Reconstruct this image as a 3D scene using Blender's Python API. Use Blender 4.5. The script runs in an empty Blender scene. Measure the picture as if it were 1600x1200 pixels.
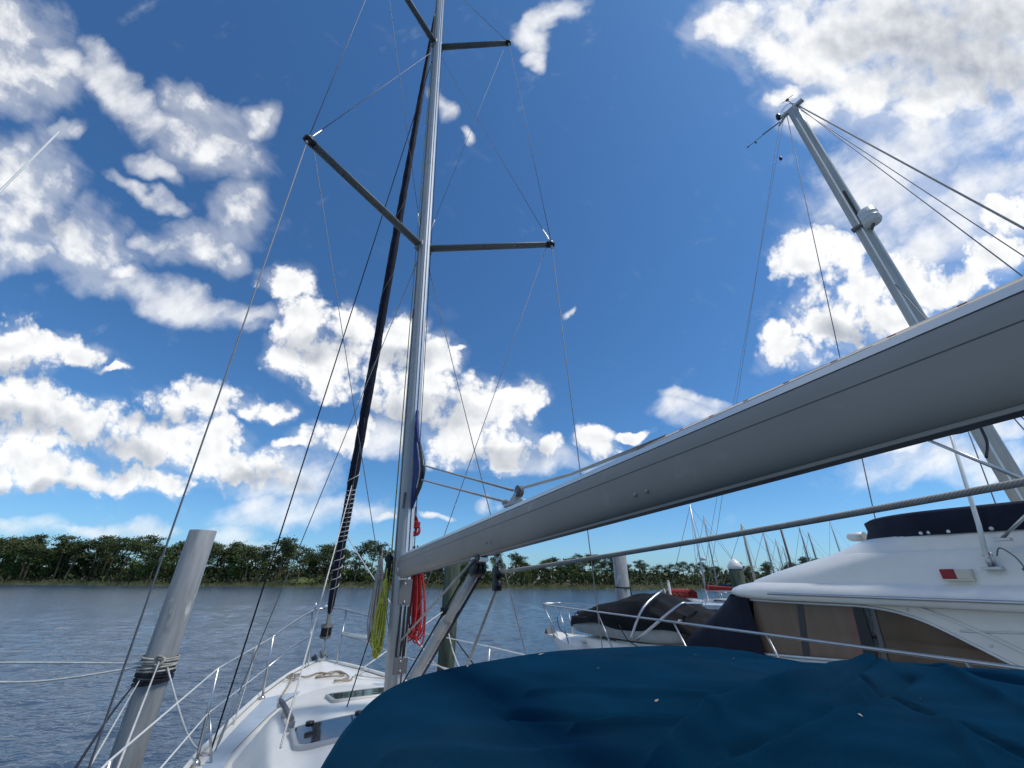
import bpy, bmesh, math, random
from mathutils import Vector, Matrix
random.seed(7)
C = bpy.context.scene.collection
R = math.radians

# ------------------------------------------------------------------ camera
FPX, PITCH, ROLL = 610.0, R(26.5), R(0.42)
CAM = Vector((0, 0, 3.0))
_f = Vector((0, math.cos(PITCH), math.sin(PITCH)))
_u0 = Vector((0, -math.sin(PITCH), math.cos(PITCH)))
_r0 = Vector((1, 0, 0))
_r = _r0 * math.cos(ROLL) + _u0 * math.sin(ROLL)
_u = _u0 * math.cos(ROLL) - _r0 * math.sin(ROLL)
cd = bpy.data.cameras.new('camera')
cd.sensor_width = 36.0
cd.lens = FPX / 1600 * 36.0
cd.clip_start = 0.02
cd.clip_end = 6000
cam = bpy.data.objects.new('camera', cd)
C.objects.link(cam)
m = Matrix.Identity(4)
for i in range(3):
    m[i][0], m[i][1], m[i][2], m[i][3] = _r[i], _u[i], -_f[i], CAM[i]
cam.matrix_world = m
bpy.context.scene.camera = cam

# ------------------------------------------------------------------ sun, view
SUN = Vector((0.50, -0.10, 0.86)).normalized()
sd = bpy.data.lights.new('sun', 'SUN')
sd.energy = 2.0
sd.angle = R(13)
sd.color = (1.0, 0.95, 0.87)
so = bpy.data.objects.new('sun', sd)
C.objects.link(so)
so.rotation_euler = SUN.to_track_quat('Z', 'Y').to_euler()
so.location = SUN * 60
sc = bpy.context.scene
sc.view_settings.view_transform = 'Standard'
sc.view_settings.look = 'None'
sc.view_settings.exposure = 0.28
sc.view_settings.gamma = 1.0
sc.render.engine = 'CYCLES'
sc.cycles.use_adaptive_sampling = True
sc.cycles.adaptive_threshold = 0.012
sc.cycles.adaptive_min_samples = 12
sc.cycles.max_bounces = 5
sc.cycles.transparent_max_bounces = 8

# ------------------------------------------------------------------ sky with clouds (world, at infinity)
world = bpy.data.worlds.new('World')
sc.world = world
world.use_nodes = True
world.cycles.sampling_method = 'MANUAL'
world.cycles.sample_map_resolution = 512
nt = world.node_tree
nt.nodes.clear()
N, L = nt.nodes, nt.links

def setin(sock, v):
    if isinstance(v, bpy.types.NodeSocket):
        L.new(v, sock)
    else:
        sock.default_value = v

def nmath(op, a, b=0.0, c=0.0, clamp=False):
    n = N.new('ShaderNodeMath'); n.operation = op; n.use_clamp = clamp
    setin(n.inputs[0], a); setin(n.inputs[1], b); setin(n.inputs[2], c)
    return n.outputs[0]

def nvec(op, a, b=(0, 0, 0), s=None):
    n = N.new('ShaderNodeVectorMath'); n.operation = op
    setin(n.inputs[0], a); setin(n.inputs[1], b)
    if s is not None: setin(n.inputs['Scale'], s)
    return n.outputs['Value'] if op in ('DOT_PRODUCT', 'LENGTH') else n.outputs['Vector']

def smooth(v, a, b, lo=0.0, hi=1.0):
    n = N.new('ShaderNodeMapRange'); n.interpolation_type = 'SMOOTHSTEP'
    setin(n.inputs['Value'], v)
    n.inputs['From Min'].default_value = a; n.inputs['From Max'].default_value = b
    n.inputs['To Min'].default_value = lo; n.inputs['To Max'].default_value = hi
    return n.outputs['Result']

def nnoise(vec, scale, detail=4, rough=0.5, color=False, dist=0.0):
    n = N.new('ShaderNodeTexNoise'); n.noise_dimensions = '2D'
    setin(n.inputs['Vector'], vec)
    n.inputs['Scale'].default_value = scale; n.inputs['Detail'].default_value = detail
    n.inputs['Roughness'].default_value = rough; n.inputs['Distortion'].default_value = dist
    return n.outputs['Color'] if color else n.outputs['Fac']

def mixc(fac, a, b, blend='MIX'):
    n = N.new('ShaderNodeMix'); n.data_type = 'RGBA'; n.blend_type = blend
    n.clamp_factor = True
    setin(n.inputs[0], fac)
    for s, v in ((n.inputs[6], a), (n.inputs[7], b)):
        if isinstance(v, bpy.types.NodeSocket): L.new(v, s)
        else: s.default_value = (*v, 1)
    return n.outputs[2]

tc = N.new('ShaderNodeTexCoord')
D = tc.outputs['Generated']
sky = N.new('ShaderNodeTexSky'); sky.sky_type = 'NISHITA'; sky.sun_disc = False
sky.sun_elevation = math.asin(SUN.z); sky.sun_rotation = math.atan2(SUN.x, SUN.y)
sky.altitude = 0; sky.air_density = 1.0; sky.dust_density = 0.6; sky.ozone_density = 2.0
# cloud plane coordinates: a fixed tangent plane of the sky dome, unit = 0.164 rad near its middle
df = nvec('DOT_PRODUCT', D, tuple(_f))
dfc = nmath('MAXIMUM', df, 0.2)
qx = nmath('DIVIDE', nvec('DOT_PRODUCT', D, tuple(_r)), dfc)
qy = nmath('DIVIDE', nvec('DOT_PRODUCT', D, tuple(_u)), dfc)
cb = N.new('ShaderNodeCombineXYZ')
setin(cb.inputs[0], nmath('MULTIPLY', qx, 6.1)); setin(cb.inputs[1], nmath('MULTIPLY', qy, -6.1))
Q = cb.outputs[0]
w1 = nvec('SCALE', nvec('SUBTRACT', nnoise(Q, 0.9, 2, 0.5, True), (0.5, 0.5, 0.5)), s=0.62)
w2 = nvec('SCALE', nvec('SUBTRACT', nnoise(Q, 3.6, 2, 0.55, True), (0.5, 0.5, 0.5)), s=0.16)
QW = nvec('MULTIPLY', nvec('ADD', nvec('ADD', Q, w1), w2), (1, 1, 0))
QN = nvec('MULTIPLY', nvec('ADD', Q, nvec('SCALE', w1, s=0.35)), (1, 1, 0))

def blobs(lst, vec):
    acc = None
    for k, (cx, cy, rx, ry, ang) in enumerate(lst):
        if k % 10 == 9:      # keeps the shader's evaluation sequential (limited stack)
            vec = nvec('ADD', vec, nvec('SCALE', (1, 1, 0), s=nmath('MULTIPLY', acc, 1e-6)))
        mp = N.new('ShaderNodeMapping'); mp.vector_type = 'TEXTURE'
        L.new(vec, mp.inputs['Vector'])
        mp.inputs['Location'].default_value = ((cx - 800) / 100, (cy - 600) / 100, 0)
        mp.inputs['Rotation'].default_value = (0, 0, R(ang))
        mp.inputs['Scale'].default_value = (rx / 100, ry / 100, 1)
        r2 = nvec('DOT_PRODUCT', mp.outputs['Vector'], mp.outputs['Vector'])
        acc = r2 if acc is None else nmath('SMOOTH_MIN', acc, r2, 0.25)
    return nmath('MAXIMUM', nmath('SUBTRACT', 1.0, acc), -1.0)

SOFT = [
 (20,40,85,48,0),(30,110,96,69,0),(0,75,67,81,0),(310,165,67,27,22),(318,222,104,50,18),(398,190,36,29,0),
 (50,290,69,83,0),(15,335,90,75,0),(40,235,26,25,0),(140,378,87,55,22),(30,400,90,29,0),(195,425,56,22,20),
 (375,340,51,43,0),(310,385,85,31,8),(375,405,33,25,0)]
CUMULUS = [
 (40,540,88,46,8),(120,556,46,22,0),(172,572,34,7,-14),(20,560,60,30,0),
 (30,628,110,42,4),(130,660,110,46,10),(50,680,110,42,0),(305,628,86,38,0),(400,640,66,20,0),(300,700,112,46,0),
 (385,735,90,36,0),(225,690,70,45,0),(85,738,125,36,4),(15,712,50,24,0),(210,755,90,26,0),
 (452,450,44,42,0),(478,505,58,58,0),(450,560,42,36,0),(515,570,66,50,0),(565,512,54,48,0),(605,542,66,66,0),
 (645,530,34,34,0),(690,562,44,42,0),(650,625,95,55,0),(762,642,86,58,0),(818,620,38,42,0),(785,702,66,42,0),
 (852,706,40,20,0),(722,690,66,44,0),(540,680,90,32,-8),(468,692,36,12,0),(430,636,40,20,0),
 (720,543,11,6,0),(932,690,36,24,0),(988,676,32,9,-6),
 (1288,398,84,48,0),(1245,410,44,40,0),(1292,495,84,54,0),(1222,530,36,34,0),(1240,555,60,28,0),
 (1430,440,90,52,0),(1395,490,84,56,0),(1545,395,66,42,0),(1575,330,60,42,-20),(1340,455,60,40,0),(1500,450,80,26,-10)]
BANK = [
 (1150,52,72,54,0),(1195,78,80,46,0),(1225,20,90,60,0),(1300,85,120,100,0),(1340,140,90,75,0),(1285,178,60,36,0),
 (1410,50,200,115,0),(1520,85,190,110,0),(1580,20,140,110,0),(1460,160,110,40,-20),(1225,152,40,16,0)]
WISPS = [
 (195,145,100,34,48),(110,100,70,22,30),(240,262,48,17,30),(220,300,60,14,30),(240,378,34,16,0),(105,200,30,16,0),(240,460,150,30,18),(360,490,70,18,10),
 (870,25,58,20,-22),(830,55,30,22,0),(835,92,16,20,0),(690,152,26,14,50),(732,205,22,9,60),(886,492,6,16,10),
 (1420,250,180,70,-28),(1500,190,160,50,-22),(1540,300,130,60,-30),(1400,330,90,60,-35),(1480,380,140,40,-24),
 (1090,627,52,12,6),(1080,645,60,20,0),(600,680,60,26,0),(440,742,80,40,0),(470,800,120,26,0),(600,812,24,9,0),(682,812,22,6,0),(762,790,14,14,-40),
 (30,822,70,16,0),(140,835,90,11,0),(230,832,40,12,0),(362,838,48,26,0),(390,860,60,20,0),(1500,720,170,36,-6),(1420,690,90,20,-8),(1560,660,60,20,-5),(840,720,80,20,0)]
GREYS = [(1470,62,175,62,0),(1520,110,130,40,0),(20,655,110,24,8),(175,700,85,24,10),(255,655,55,14,0),(30,765,120,14,0),(30,580,80,16,8),
 (200,720,60,26,0),(660,650,90,22,0),(640,560,60,20,0),(790,715,60,18,0),(500,545,60,20,0),(90,350,40,18,0),(1330,510,50,20,0),(400,750,70,16,0)]
mC = blobs(CUMULUS, QW)
def after(vec, a): return nvec('ADD', vec, nvec('SCALE', (1, 1, 0), s=nmath('MULTIPLY', a, 1e-6)))
mS = blobs(SOFT, after(QW, mC))
mB = blobs(BANK, after(QW, mS))
mW = blobs(WISPS, after(QW, mB))
mG = blobs(GREYS, after(QW, mW))
# stretched coordinates for the streaky cirrus
mp = N.new('ShaderNodeMapping'); mp.vector_type = 'TEXTURE'
L.new(Q, mp.inputs['Vector']); mp.inputs['Rotation'].default_value = (0, 0, R(-28)); mp.inputs['Scale'].default_value = (2.6, 1, 1)
QS = mp.outputs['Vector']
fb = nnoise(QN, 2.1, 6, 0.54)
lo1 = nnoise(QN, 2.3, 3, 0.5)
lo2 = nnoise(nvec('ADD', QN, (0.09, -0.17, 0.0)), 2.3, 3, 0.5)
fs = nnoise(QS, 1.5, 6, 0.62)
mp = N.new('ShaderNodeMapping'); mp.vector_type = 'TEXTURE'
L.new(QN, mp.inputs['Vector']); mp.inputs['Rotation'].default_value = (0, 0, R(40)); mp.inputs['Scale'].default_value = (2.2, 1, 1)
fs2 = nnoise(mp.outputs['Vector'], 2.0, 6, 0.6)
vo = N.new('ShaderNodeTexVoronoi'); vo.feature = 'F1'; vo.voronoi_dimensions = '2D'; L.new(QN, vo.inputs['Vector'])
vo.inputs['Scale'].default_value = 5.0; vo.inputs['Detail'].default_value = 2.0; vo.inputs['Roughness'].default_value = 0.6
bil = nmath('SUBTRACT', 0.42, vo.outputs['Distance'])
fz = nmath('SUBTRACT', fb, 0.5)
nz = nmath('MULTIPLY_ADD', fz, 2.7, nmath('MULTIPLY', bil, 0.55))
dC = nmath('ADD', nmath('MULTIPLY_ADD', mC, 1.35, 0.12), nz)
dS = nmath('ADD', nmath('MULTIPLY_ADD', mS, 1.35, -0.30), nmath('MULTIPLY_ADD', fz, 2.6, nmath('MULTIPLY', nmath('SUBTRACT', fs2, 0.5), 2.8)))
dB = nmath('ADD', nmath('MULTIPLY_ADD', mB, 1.9, -0.30), nmath('MULTIPLY_ADD', fz, 2.6, nmath('MULTIPLY', nmath('SUBTRACT', fs, 0.5), 1.6)))
dW = nmath('MULTIPLY_ADD', nmath('SUBTRACT', nmath('ADD', nmath('MULTIPLY', fs, 0.6), nmath('MULTIPLY', fb, 0.4)), 0.52), 4.0, mW)
# elsewhere in the sky (outside the mapped part of the dome): fair weather clouds of the same kind
dz = nmath('ADD', nmath('MAXIMUM', nvec('DOT_PRODUCT', D, (0, 0, 1)), 0.0), 0.18)
cb2 = N.new('ShaderNodeCombineXYZ')
sep = N.new('ShaderNodeSeparateXYZ'); L.new(D, sep.inputs[0])
setin(cb2.inputs[0], nmath('DIVIDE', sep.outputs[0], dz)); setin(cb2.inputs[1], nmath('DIVIDE', sep.outputs[1], dz))
gen = smooth(nnoise(cb2.outputs[0], 1.3, 4, 0.6), 0.50, 0.64)
off = smooth(df, 0.40, 0.50, 1.0, 0.0)
aC = smooth(dC, -0.10, 0.95)
aS = nmath('MAXIMUM', nmath('MULTIPLY', smooth(dS, -0.25, 1.75), 0.92), smooth(dB, -0.20, 1.5))
aW = nmath('MULTIPLY', smooth(dW, -0.75, 1.5), 0.86)
alpha = nmath('MAXIMUM', nmath('MAXIMUM', nmath('MAXIMUM', aC, aS), aW), nmath('MULTIPLY', gen, off))
veil = nmath('MULTIPLY_ADD', nmath('SUBTRACT', fs2, 0.5), 2.2, nmath('MAXIMUM', nmath('MAXIMUM', mS, mB), nmath('MAXIMUM', mW, nmath('SUBTRACT', mC, 0.35))))
alpha = nmath('MAXIMUM', alpha, nmath('MULTIPLY', smooth(veil, -0.75, 1.0), 0.38))
hor = smooth(sep.outputs[2], 0.0, 0.22)
alpha = nmath('MULTIPLY', alpha, smooth(sep.outputs[2], -0.02, 0.16, 0.55, 0.97))
# cloud tone: sunward sides bright, thick undersides grey
lit = nmath('MULTIPLY', nmath('SUBTRACT', lo1, lo2), 0.50)
grey = nmath('MULTIPLY', smooth(nmath('MULTIPLY_ADD', fz, 0.3, mG), -1.0, 1.0), 0.42)
core = nmath('MULTIPLY', smooth(nmath('MAXIMUM', dC, dB), 0.7, 2.2), 0.08)
tone = nmath('SUBTRACT', nmath('ADD', nmath('MULTIPLY_ADD', bil, 0.06, 0.95), lit), nmath('ADD', grey, core))
tone = nmath('MINIMUM', nmath('MAXIMUM', tone, 0.22), 1.0)
SKYS = 0.10
ctone = mixc(tone, (0.17, 0.22, 0.31), (0.97, 0.97, 0.96))
ccol = nvec('SCALE', ctone, s=0.93 / SKYS)
tint = mixc(hor, (0.52, 0.84, 1.22), (0.43, 0.78, 1.07))
skyc = mixc(1.0, sky.outputs[0], tint, 'MULTIPLY')
final = mixc(alpha, skyc, ccol)
bg = N.new('ShaderNodeBackground'); L.new(final, bg.inputs['Color']); bg.inputs['Strength'].default_value = SKYS
wo = N.new('ShaderNodeOutputWorld'); L.new(bg.outputs[0], wo.inputs['Surface'])

# ------------------------------------------------------------------ helpers
def ray(a, b): return _f + _r * ((a - 800) / FPX) + _u * ((600 - b) / FPX)
def atY(a, b, Y):
    d = ray(a, b); return CAM + d * (Y / d.y)
def atZ(a, b, Z):
    d = ray(a, b); return CAM + d * ((Z - 3.0) / d.z)
def onp(a, b, p, n):
    d = ray(a, b); return CAM + d * ((Vector(p) - CAM).dot(n) / d.dot(n))
def V(*a): return Vector(a)
def lerp(a, b, t): return a + (b - a) * t

MATS = {}
def mat(name, col, rough=0.5, metal=0.0, var=0.12, vs=3.0, bump=0.0, bs=40.0, spec=0.5, stretch=(1, 1, 1), col2=None, coat=0.0, detail=5, thr=None):
    m = bpy.data.materials.new(name); m.use_nodes = True
    t = m.node_tree; b = t.nodes['Principled BSDF']
    tcn = t.nodes.new('ShaderNodeTexCoord'); mp = t.nodes.new('ShaderNodeMapping')
    t.links.new(tcn.outputs['Object'], mp.inputs['Vector']); mp.inputs['Scale'].default_value = stretch
    nz = t.nodes.new('ShaderNodeTexNoise'); t.links.new(mp.outputs[0], nz.inputs['Vector'])
    nz.inputs['Scale'].default_value = vs; nz.inputs['Detail'].default_value = detail; nz.inputs['Roughness'].default_value = 0.6
    rp = t.nodes.new('ShaderNodeValToRGB'); t.links.new(nz.outputs['Fac'], rp.inputs[0])
    lo = [max(0, c * (1 - var * 1.6)) for c in col]; hi = [min(1, c * (1 + var)) for c in col]
    if col2: lo = list(col2); hi = list(col)
    a, c = thr or (0.32, 0.68)
    rp.color_ramp.elements[0].position = a; rp.color_ramp.elements[1].position = c
    rp.color_ramp.elements[0].color = (*lo, 1); rp.color_ramp.elements[1].color = (*hi, 1)
    t.links.new(rp.outputs[0], b.inputs['Base Color'])
    b.inputs['Roughness'].default_value = rough; b.inputs['Metallic'].default_value = metal
    b.inputs['Specular IOR Level'].default_value = spec; b.inputs['Coat Weight'].default_value = coat
    b.inputs['Coat Roughness'].default_value = 0.12
    if bump:
        n2 = t.nodes.new('ShaderNodeTexNoise'); t.links.new(mp.outputs[0], n2.inputs['Vector'])
        n2.inputs['Scale'].default_value = bs; n2.inputs['Detail'].default_value = 4
        bp = t.nodes.new('ShaderNodeBump'); bp.inputs['Strength'].default_value = bump; bp.inputs['Distance'].default_value = 0.01
        t.links.new(n2.outputs['Fac'], bp.inputs['Height']); t.links.new(bp.outputs[0], b.inputs['Normal'])
    MATS[name] = m
    return m

def twist(m, scale=60, c2=(0.55, 0.55, 0.55), amt=0.35):
    """laid-rope strands: slanted wave in colour and bump"""
    t = m.node_tree; b = t.nodes['Principled BSDF']
    tcn = t.nodes.new('ShaderNodeTexCoord')
    wv = t.nodes.new('ShaderNodeTexWave'); wv.bands_direction = 'DIAGONAL'
    wv.inputs['Scale'].default_value = scale; wv.inputs['Distortion'].default_value = 0.5
    t.links.new(tcn.outputs['UV'], wv.inputs['Vector'])
    bp = t.nodes.new('ShaderNodeBump'); bp.inputs['Strength'].default_value = amt; bp.inputs['Distance'].default_value = 0.004
    t.links.new(wv.outputs['Fac'], bp.inputs['Height']); t.links.new(bp.outputs[0], b.inputs['Normal'])
    mx = t.nodes.new('ShaderNodeMix'); mx.data_type = 'RGBA'; mx.blend_type = 'MULTIPLY'
    mx.inputs[0].default_value = 0.6
    old = b.inputs['Base Color'].links[0].from_socket
    rp = t.nodes.new('ShaderNodeValToRGB'); t.links.new(wv.outputs['Fac'], rp.inputs[0])
    rp.color_ramp.elements[0].color = (*c2, 1); rp.color_ramp.elements[1].color = (1, 1, 1, 1)
    t.links.new(old, mx.inputs[6]); t.links.new(rp.outputs[0], mx.inputs[7]); t.links.new(mx.outputs[2], b.inputs['Base Color'])
    return m

def smudge(m, col, scale, a, b, amt=0.6, stretch=(1, 1, 1)):
    """sparse stains with a shape of their own over the base colour"""
    t = m.node_tree; p = t.nodes['Principled BSDF']
    tcn = t.nodes.new('ShaderNodeTexCoord'); mp = t.nodes.new('ShaderNodeMapping'); t.links.new(tcn.outputs['Object'], mp.inputs['Vector'])
    mp.inputs['Scale'].default_value = stretch
    nz = t.nodes.new('ShaderNodeTexNoise'); t.links.new(mp.outputs[0], nz.inputs['Vector']); nz.inputs['Scale'].default_value = scale; nz.inputs['Detail'].default_value = 7
    mr = t.nodes.new('ShaderNodeMapRange'); mr.inputs['From Min'].default_value = a; mr.inputs['From Max'].default_value = b; mr.inputs['To Max'].default_value = amt
    t.links.new(nz.outputs['Fac'], mr.inputs['Value'])
    mx = t.nodes.new('ShaderNodeMix'); mx.data_type = 'RGBA'
    old = p.inputs['Base Color'].links[0].from_socket
    t.links.new(mr.outputs[0], mx.inputs[0]); t.links.new(old, mx.inputs[6]); mx.inputs[7].default_value = (*col, 1); t.links.new(mx.outputs[2], p.inputs['Base Color'])
    return m
GEL = mat('gelcoat', (0.84, 0.81, 0.74), 0.34, var=0.035, vs=2.2, coat=0.15, bump=0.02, bs=3)
GEL2 = mat('aged_gelcoat', (0.72, 0.73, 0.70), 0.38, var=0.07, vs=2.6, bump=0.03, bs=6)
NONSKID = mat('nonskid', (0.42, 0.50, 0.57), 0.75, var=0.07, vs=5, bump=0.5, bs=260)
ALU = mat('spar_aluminium', (0.38, 0.385, 0.38), 0.42, 0.12, var=0.06, vs=1.5, stretch=(6, 6, 0.5), bump=0.03, bs=30)
ALUB = mat('boom_paint', (0.35, 0.318, 0.275), 0.62, 0.0, var=0.06, vs=1.2, bump=0.02, bs=15, spec=0.25)
ALUL = mat('bright_track', (0.72, 0.73, 0.73), 0.35, 0.5, var=0.04)
ALUD = mat('dark_spar', (0.15, 0.155, 0.145), 0.5, 0.0, var=0.1)
STEEL = mat('stainless', (0.55, 0.55, 0.54), 0.32, 1.0, var=0.06)
WIRE = mat('wire', (0.22, 0.22, 0.23), 0.6, 0.1, var=0.1)
BLACK = mat('black_plastic', (0.012, 0.012, 0.014), 0.4, var=0.2)
NAVY = mat('navy_canvas', (0.0025, 0.024, 0.052), 0.9, var=0.18, vs=2.5, bump=0.25, bs=300, spec=0.0)
NAVYS = mat('navy_sailcloth', (0.006, 0.008, 0.022), 0.75, var=0.25, vs=14, bump=0.5, bs=30, spec=0.3)
BLUES = mat('blue_sailcloth', (0.010, 0.030, 0.16), 0.7, var=0.2, vs=9, bump=0.3, bs=40)
CANVD = mat('dark_canvas', (0.009, 0.013, 0.028), 0.8, var=0.25, vs=4, bump=0.3, bs=60, spec=0.3)
CANVK = mat('black_canvas', (0.006, 0.007, 0.010), 0.8, var=0.3, vs=5, bump=0.9, bs=9, spec=0.25)
HYP = mat('grey_hypalon', (0.42, 0.42, 0.41), 0.6, var=0.08, vs=5)
WHITER = twist(mat('white_rope', (0.72, 0.70, 0.64), 0.85, var=0.12, vs=20), 26)
GREYR = twist(mat('grey_rope', (0.45, 0.43, 0.39), 0.85, var=0.12, vs=20), 30)
BLKR = twist(mat('black_rope', (0.012, 0.012, 0.020), 0.8, var=0.3, vs=20), 26)
YELR = twist(mat('yellow_rope', (0.54, 0.52, 0.06), 0.75, var=0.18, vs=25), 26)
REDR = twist(mat('red_rope', (0.52, 0.025, 0.03), 0.75, var=0.2, vs=25), 26)
LASH = twist(mat('weathered_rope', (0.50, 0.46, 0.39), 0.9, var=0.3, vs=12), 26)
TANR = twist(mat('tan_rope', (0.42, 0.35, 0.26), 0.9, var=0.2, vs=20), 26)
FLECK = mat('fleck_rope', (0.55, 0.53, 0.49), 0.85, var=0.05, vs=9)
FLECKR = mat('red_yarn', (0.22, 0.04, 0.045), 0.85, var=.1)
PVC = mat('pile_sleeve', (0.29, 0.295, 0.29), 0.55, var=0.22, vs=2.2, stretch=(5, 5, 0.5), bump=0.12, bs=9, detail=8)
WOOD = mat('treated_pile', (0.060, 0.085, 0.055), 0.85, var=0.4, vs=4, stretch=(4, 4, 0.4), bump=0.8, bs=18)
GLASSD = mat('smoked_acrylic', (0.045, 0.05, 0.055), 0.06, var=0.3, vs=3, spec=0.8)
CURT = mat('curtained_glass', (0.215, 0.150, 0.105), 0.12, var=0.07, vs=2.5, spec=0.3, stretch=(4, 4, .3))
CURT2 = mat('brown_glass', (0.125, 0.085, 0.055), 0.10, var=0.15, vs=2, spec=0.3)
PINKC = mat('rose_curtain_glass', (0.24, 0.13, 0.095), 0.12, var=0.08, vs=3, spec=0.3)
DGLASS = mat('dark_glass', (0.008, 0.009, 0.011), 0.06, var=0.2, spec=0.7)
RUBB = mat('grey_rubber', (0.13, 0.13, 0.13), 0.6, var=0.15)
POSTB = mat('brown_post', (0.05, 0.045, 0.045), .4, var=.1)
RED = mat('red_lens', (0.30, 0.012, 0.02), 0.2, var=0.1)
REDC = mat('red_canvas', (0.30, 0.022, 0.016), 0.8, var=0.2, vs=6)
ORNG = mat('orange_script', (0.55, 0.16, 0.04), 0.7, var=.1)
CREAM = mat('cream_plastic', (0.66, 0.62, 0.50), 0.45, var=0.04)
OFFM = mat('weathered_mast', (0.46, 0.47, 0.44), 0.5, 0.2, var=0.12, vs=2, stretch=(5, 5, .5))
TANM = mat('tan_mast', (0.44, 0.38, 0.29), 0.5, var=0.15, vs=1)
BROWNM = mat('brown_mast', (0.12, 0.07, 0.06), 0.55, var=0.2, vs=1)
WOODT = mat('grey_timber', (0.25, 0.22, 0.18), 0.85, var=0.25, vs=3)
LEAFD = mat('dry_leaf', (0.36, 0.33, 0.26), 0.8, var=0.2, vs=40)
CONCR = mat('pale_rail', (0.62, 0.63, 0.63), 0.6, var=0.08)

smudge(PVC, (0.10, 0.095, 0.085), 3.0, .58, .72, .75, (2, 2, 1.0))
smudge(PVC, (0.55, 0.55, 0.52), 6.0, .64, .70, .7, (1.5, 1.5, .5))
smudge(GEL, (0.52, 0.47, 0.38), 2.2, .60, .78, .28, (1, 1, .5))
smudge(ALUB, (0.43, 0.40, 0.355), 9.0, .60, .70, .45)
smudge(ALUB, (0.25, 0.24, 0.22), 3.5, .60, .75, .35)
smudge(ALU, (0.22, 0.21, 0.20), 5.0, .60, .75, .5)
smudge(NAVY, (0.012, 0.034, 0.055), 1.6, .52, .75, .5)
smudge(CANVK, (0.016, 0.016, 0.018), 3.0, .55, .75, .6)
smudge(WOOD, (0.14, 0.15, 0.11), 5.0, .55, .7, .6, (3, 3, .3))
_b = NAVY.node_tree.nodes['Principled BSDF']
_b.inputs['Sheen Weight'].default_value = 0.10; _b.inputs['Sheen Roughness'].default_value = 0.45; _b.inputs['Sheen Tint'].default_value = (0.10, 0.45, 0.80, 1)
class MB:
    def __init__(s): s.bm = bmesh.new(); s.uv = s.bm.loops.layers.uv.new('uv')
    def tube(s, pts, rad, n=8, caps=True, closed=False, sq=1.0, usc=1.0):
        pts = [Vector(p) for p in pts]
        k = len(pts)
        rads = rad if isinstance(rad, (list, tuple)) else [rad] * k
        T = []
        for i in range(k):
            a = pts[(i - 1) % k] if (closed or i > 0) else pts[i]
            b = pts[(i + 1) % k] if (closed or i < k - 1) else pts[i]
            T.append((b - a).normalized() if (b - a).length > 1e-9 else Vector((0, 0, 1)))
        up = Vector((0, 0, 1)) if abs(T[0].z) < 0.9 else Vector((1, 0, 0))
        nrm = (up - T[0] * up.dot(T[0])).normalized()
        rings = []; dist = 0.0; ds = []
        for i in range(k):
            if i: 
                dist += (pts[i] - pts[i - 1]).length
                nrm = (nrm - T[i] * nrm.dot(T[i]))
                nrm = nrm.normalized() if nrm.length > 1e-6 else T[i].orthogonal().normalized()
            ds.append(dist)
            bi = T[i].cross(nrm)
            rings.append([s.bm.verts.new(pts[i] + (nrm * math.cos(2 * math.pi * j / n) + bi * sq * math.sin(2 * math.pi * j / n)) * rads[i]) for j in range(n)])
        rng = range(k) if closed else range(k - 1)
        for i in rng:
            A, B = rings[i], rings[(i + 1) % k]
            for j in range(n):
                fc = s.bm.faces.new((A[j], A[(j + 1) % n], B[(j + 1) % n], B[j])); fc.smooth = True
                d0, d1 = ds[i], ds[(i + 1) % k] if i < k - 1 else ds[i] + .1
                for lp, uvv in zip(fc.loops, ((d0, j / n), (d0, (j + 1) / n), (d1, (j + 1) / n), (d1, j / n))):
                    lp[s.uv].uv = (uvv[0] * 1.0 * usc, uvv[1] * rads[i] * 6.28 * usc)
        if caps and not closed:
            s.bm.faces.new(list(reversed(rings[0]))); s.bm.faces.new(rings[-1])
        return s
    def loft(s, rings, closed=True, caps=True, smooth=True):
        vs = [[s.bm.verts.new(p) for p in r] for r in rings]
        n = len(vs[0])
        for i in range(len(vs) - 1):
            for j in range(n if closed else n - 1):
                q = (vs[i][j], vs[i][(j + 1) % n], vs[i + 1][(j + 1) % n], vs[i + 1][j])
                try:
                    fc = s.bm.faces.new(q); fc.smooth = smooth
                except ValueError: pass
        if caps and closed:
            for r in (list(reversed(vs[0])), vs[-1]):
                try: s.bm.faces.new(r)
                except ValueError: pass
        return s
    def box(s, c, x, y, z, bev=0.0):
        """box from centre and three half-axis vectors"""
        c, x, y, z = Vector(c), Vector(x), Vector(y), Vector(z)
        vs = [s.bm.verts.new(c + x * a + y * b + z * d) for a in (-1, 1) for b in (-1, 1) for d in (-1, 1)]
        fs = [s.bm.faces.new([vs[i] for i in q]) for q in ((0, 1, 3, 2), (4, 6, 7, 5), (0, 4, 5, 1), (2, 3, 7, 6), (0, 2, 6, 4), (1, 5, 7, 3))]
        if bev:
            es = list({e for f_ in fs for e in f_.edges})
            bmesh.ops.bevel(s.bm, geom=es, offset=bev, segments=2, affect='EDGES', profile=0.5)
        return s
    def slab(s, poly, thick):
        """polygon given as 3D points, thickened along vector"""
        a = [s.bm.verts.new(Vector(p)) for p in poly]; b = [s.bm.verts.new(Vector(p) + Vector(thick)) for p in poly]
        n = len(a)
        s.bm.faces.new(a); s.bm.faces.new(list(reversed(b)))
        for i in range(n): s.bm.faces.new((a[i], b[i], b[(i + 1) % n], a[(i + 1) % n]))
        return s
    def grid(s, rows, smooth=True):
        vs = [[s.bm.verts.new(p) for p in r] for r in rows]
        for i in range(len(vs) - 1):
            for j in range(len(vs[0]) - 1):
                fc = s.bm.faces.new((vs[i][j], vs[i][j + 1], vs[i + 1][j + 1], vs[i + 1][j])); fc.smooth = smooth
        return s
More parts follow.
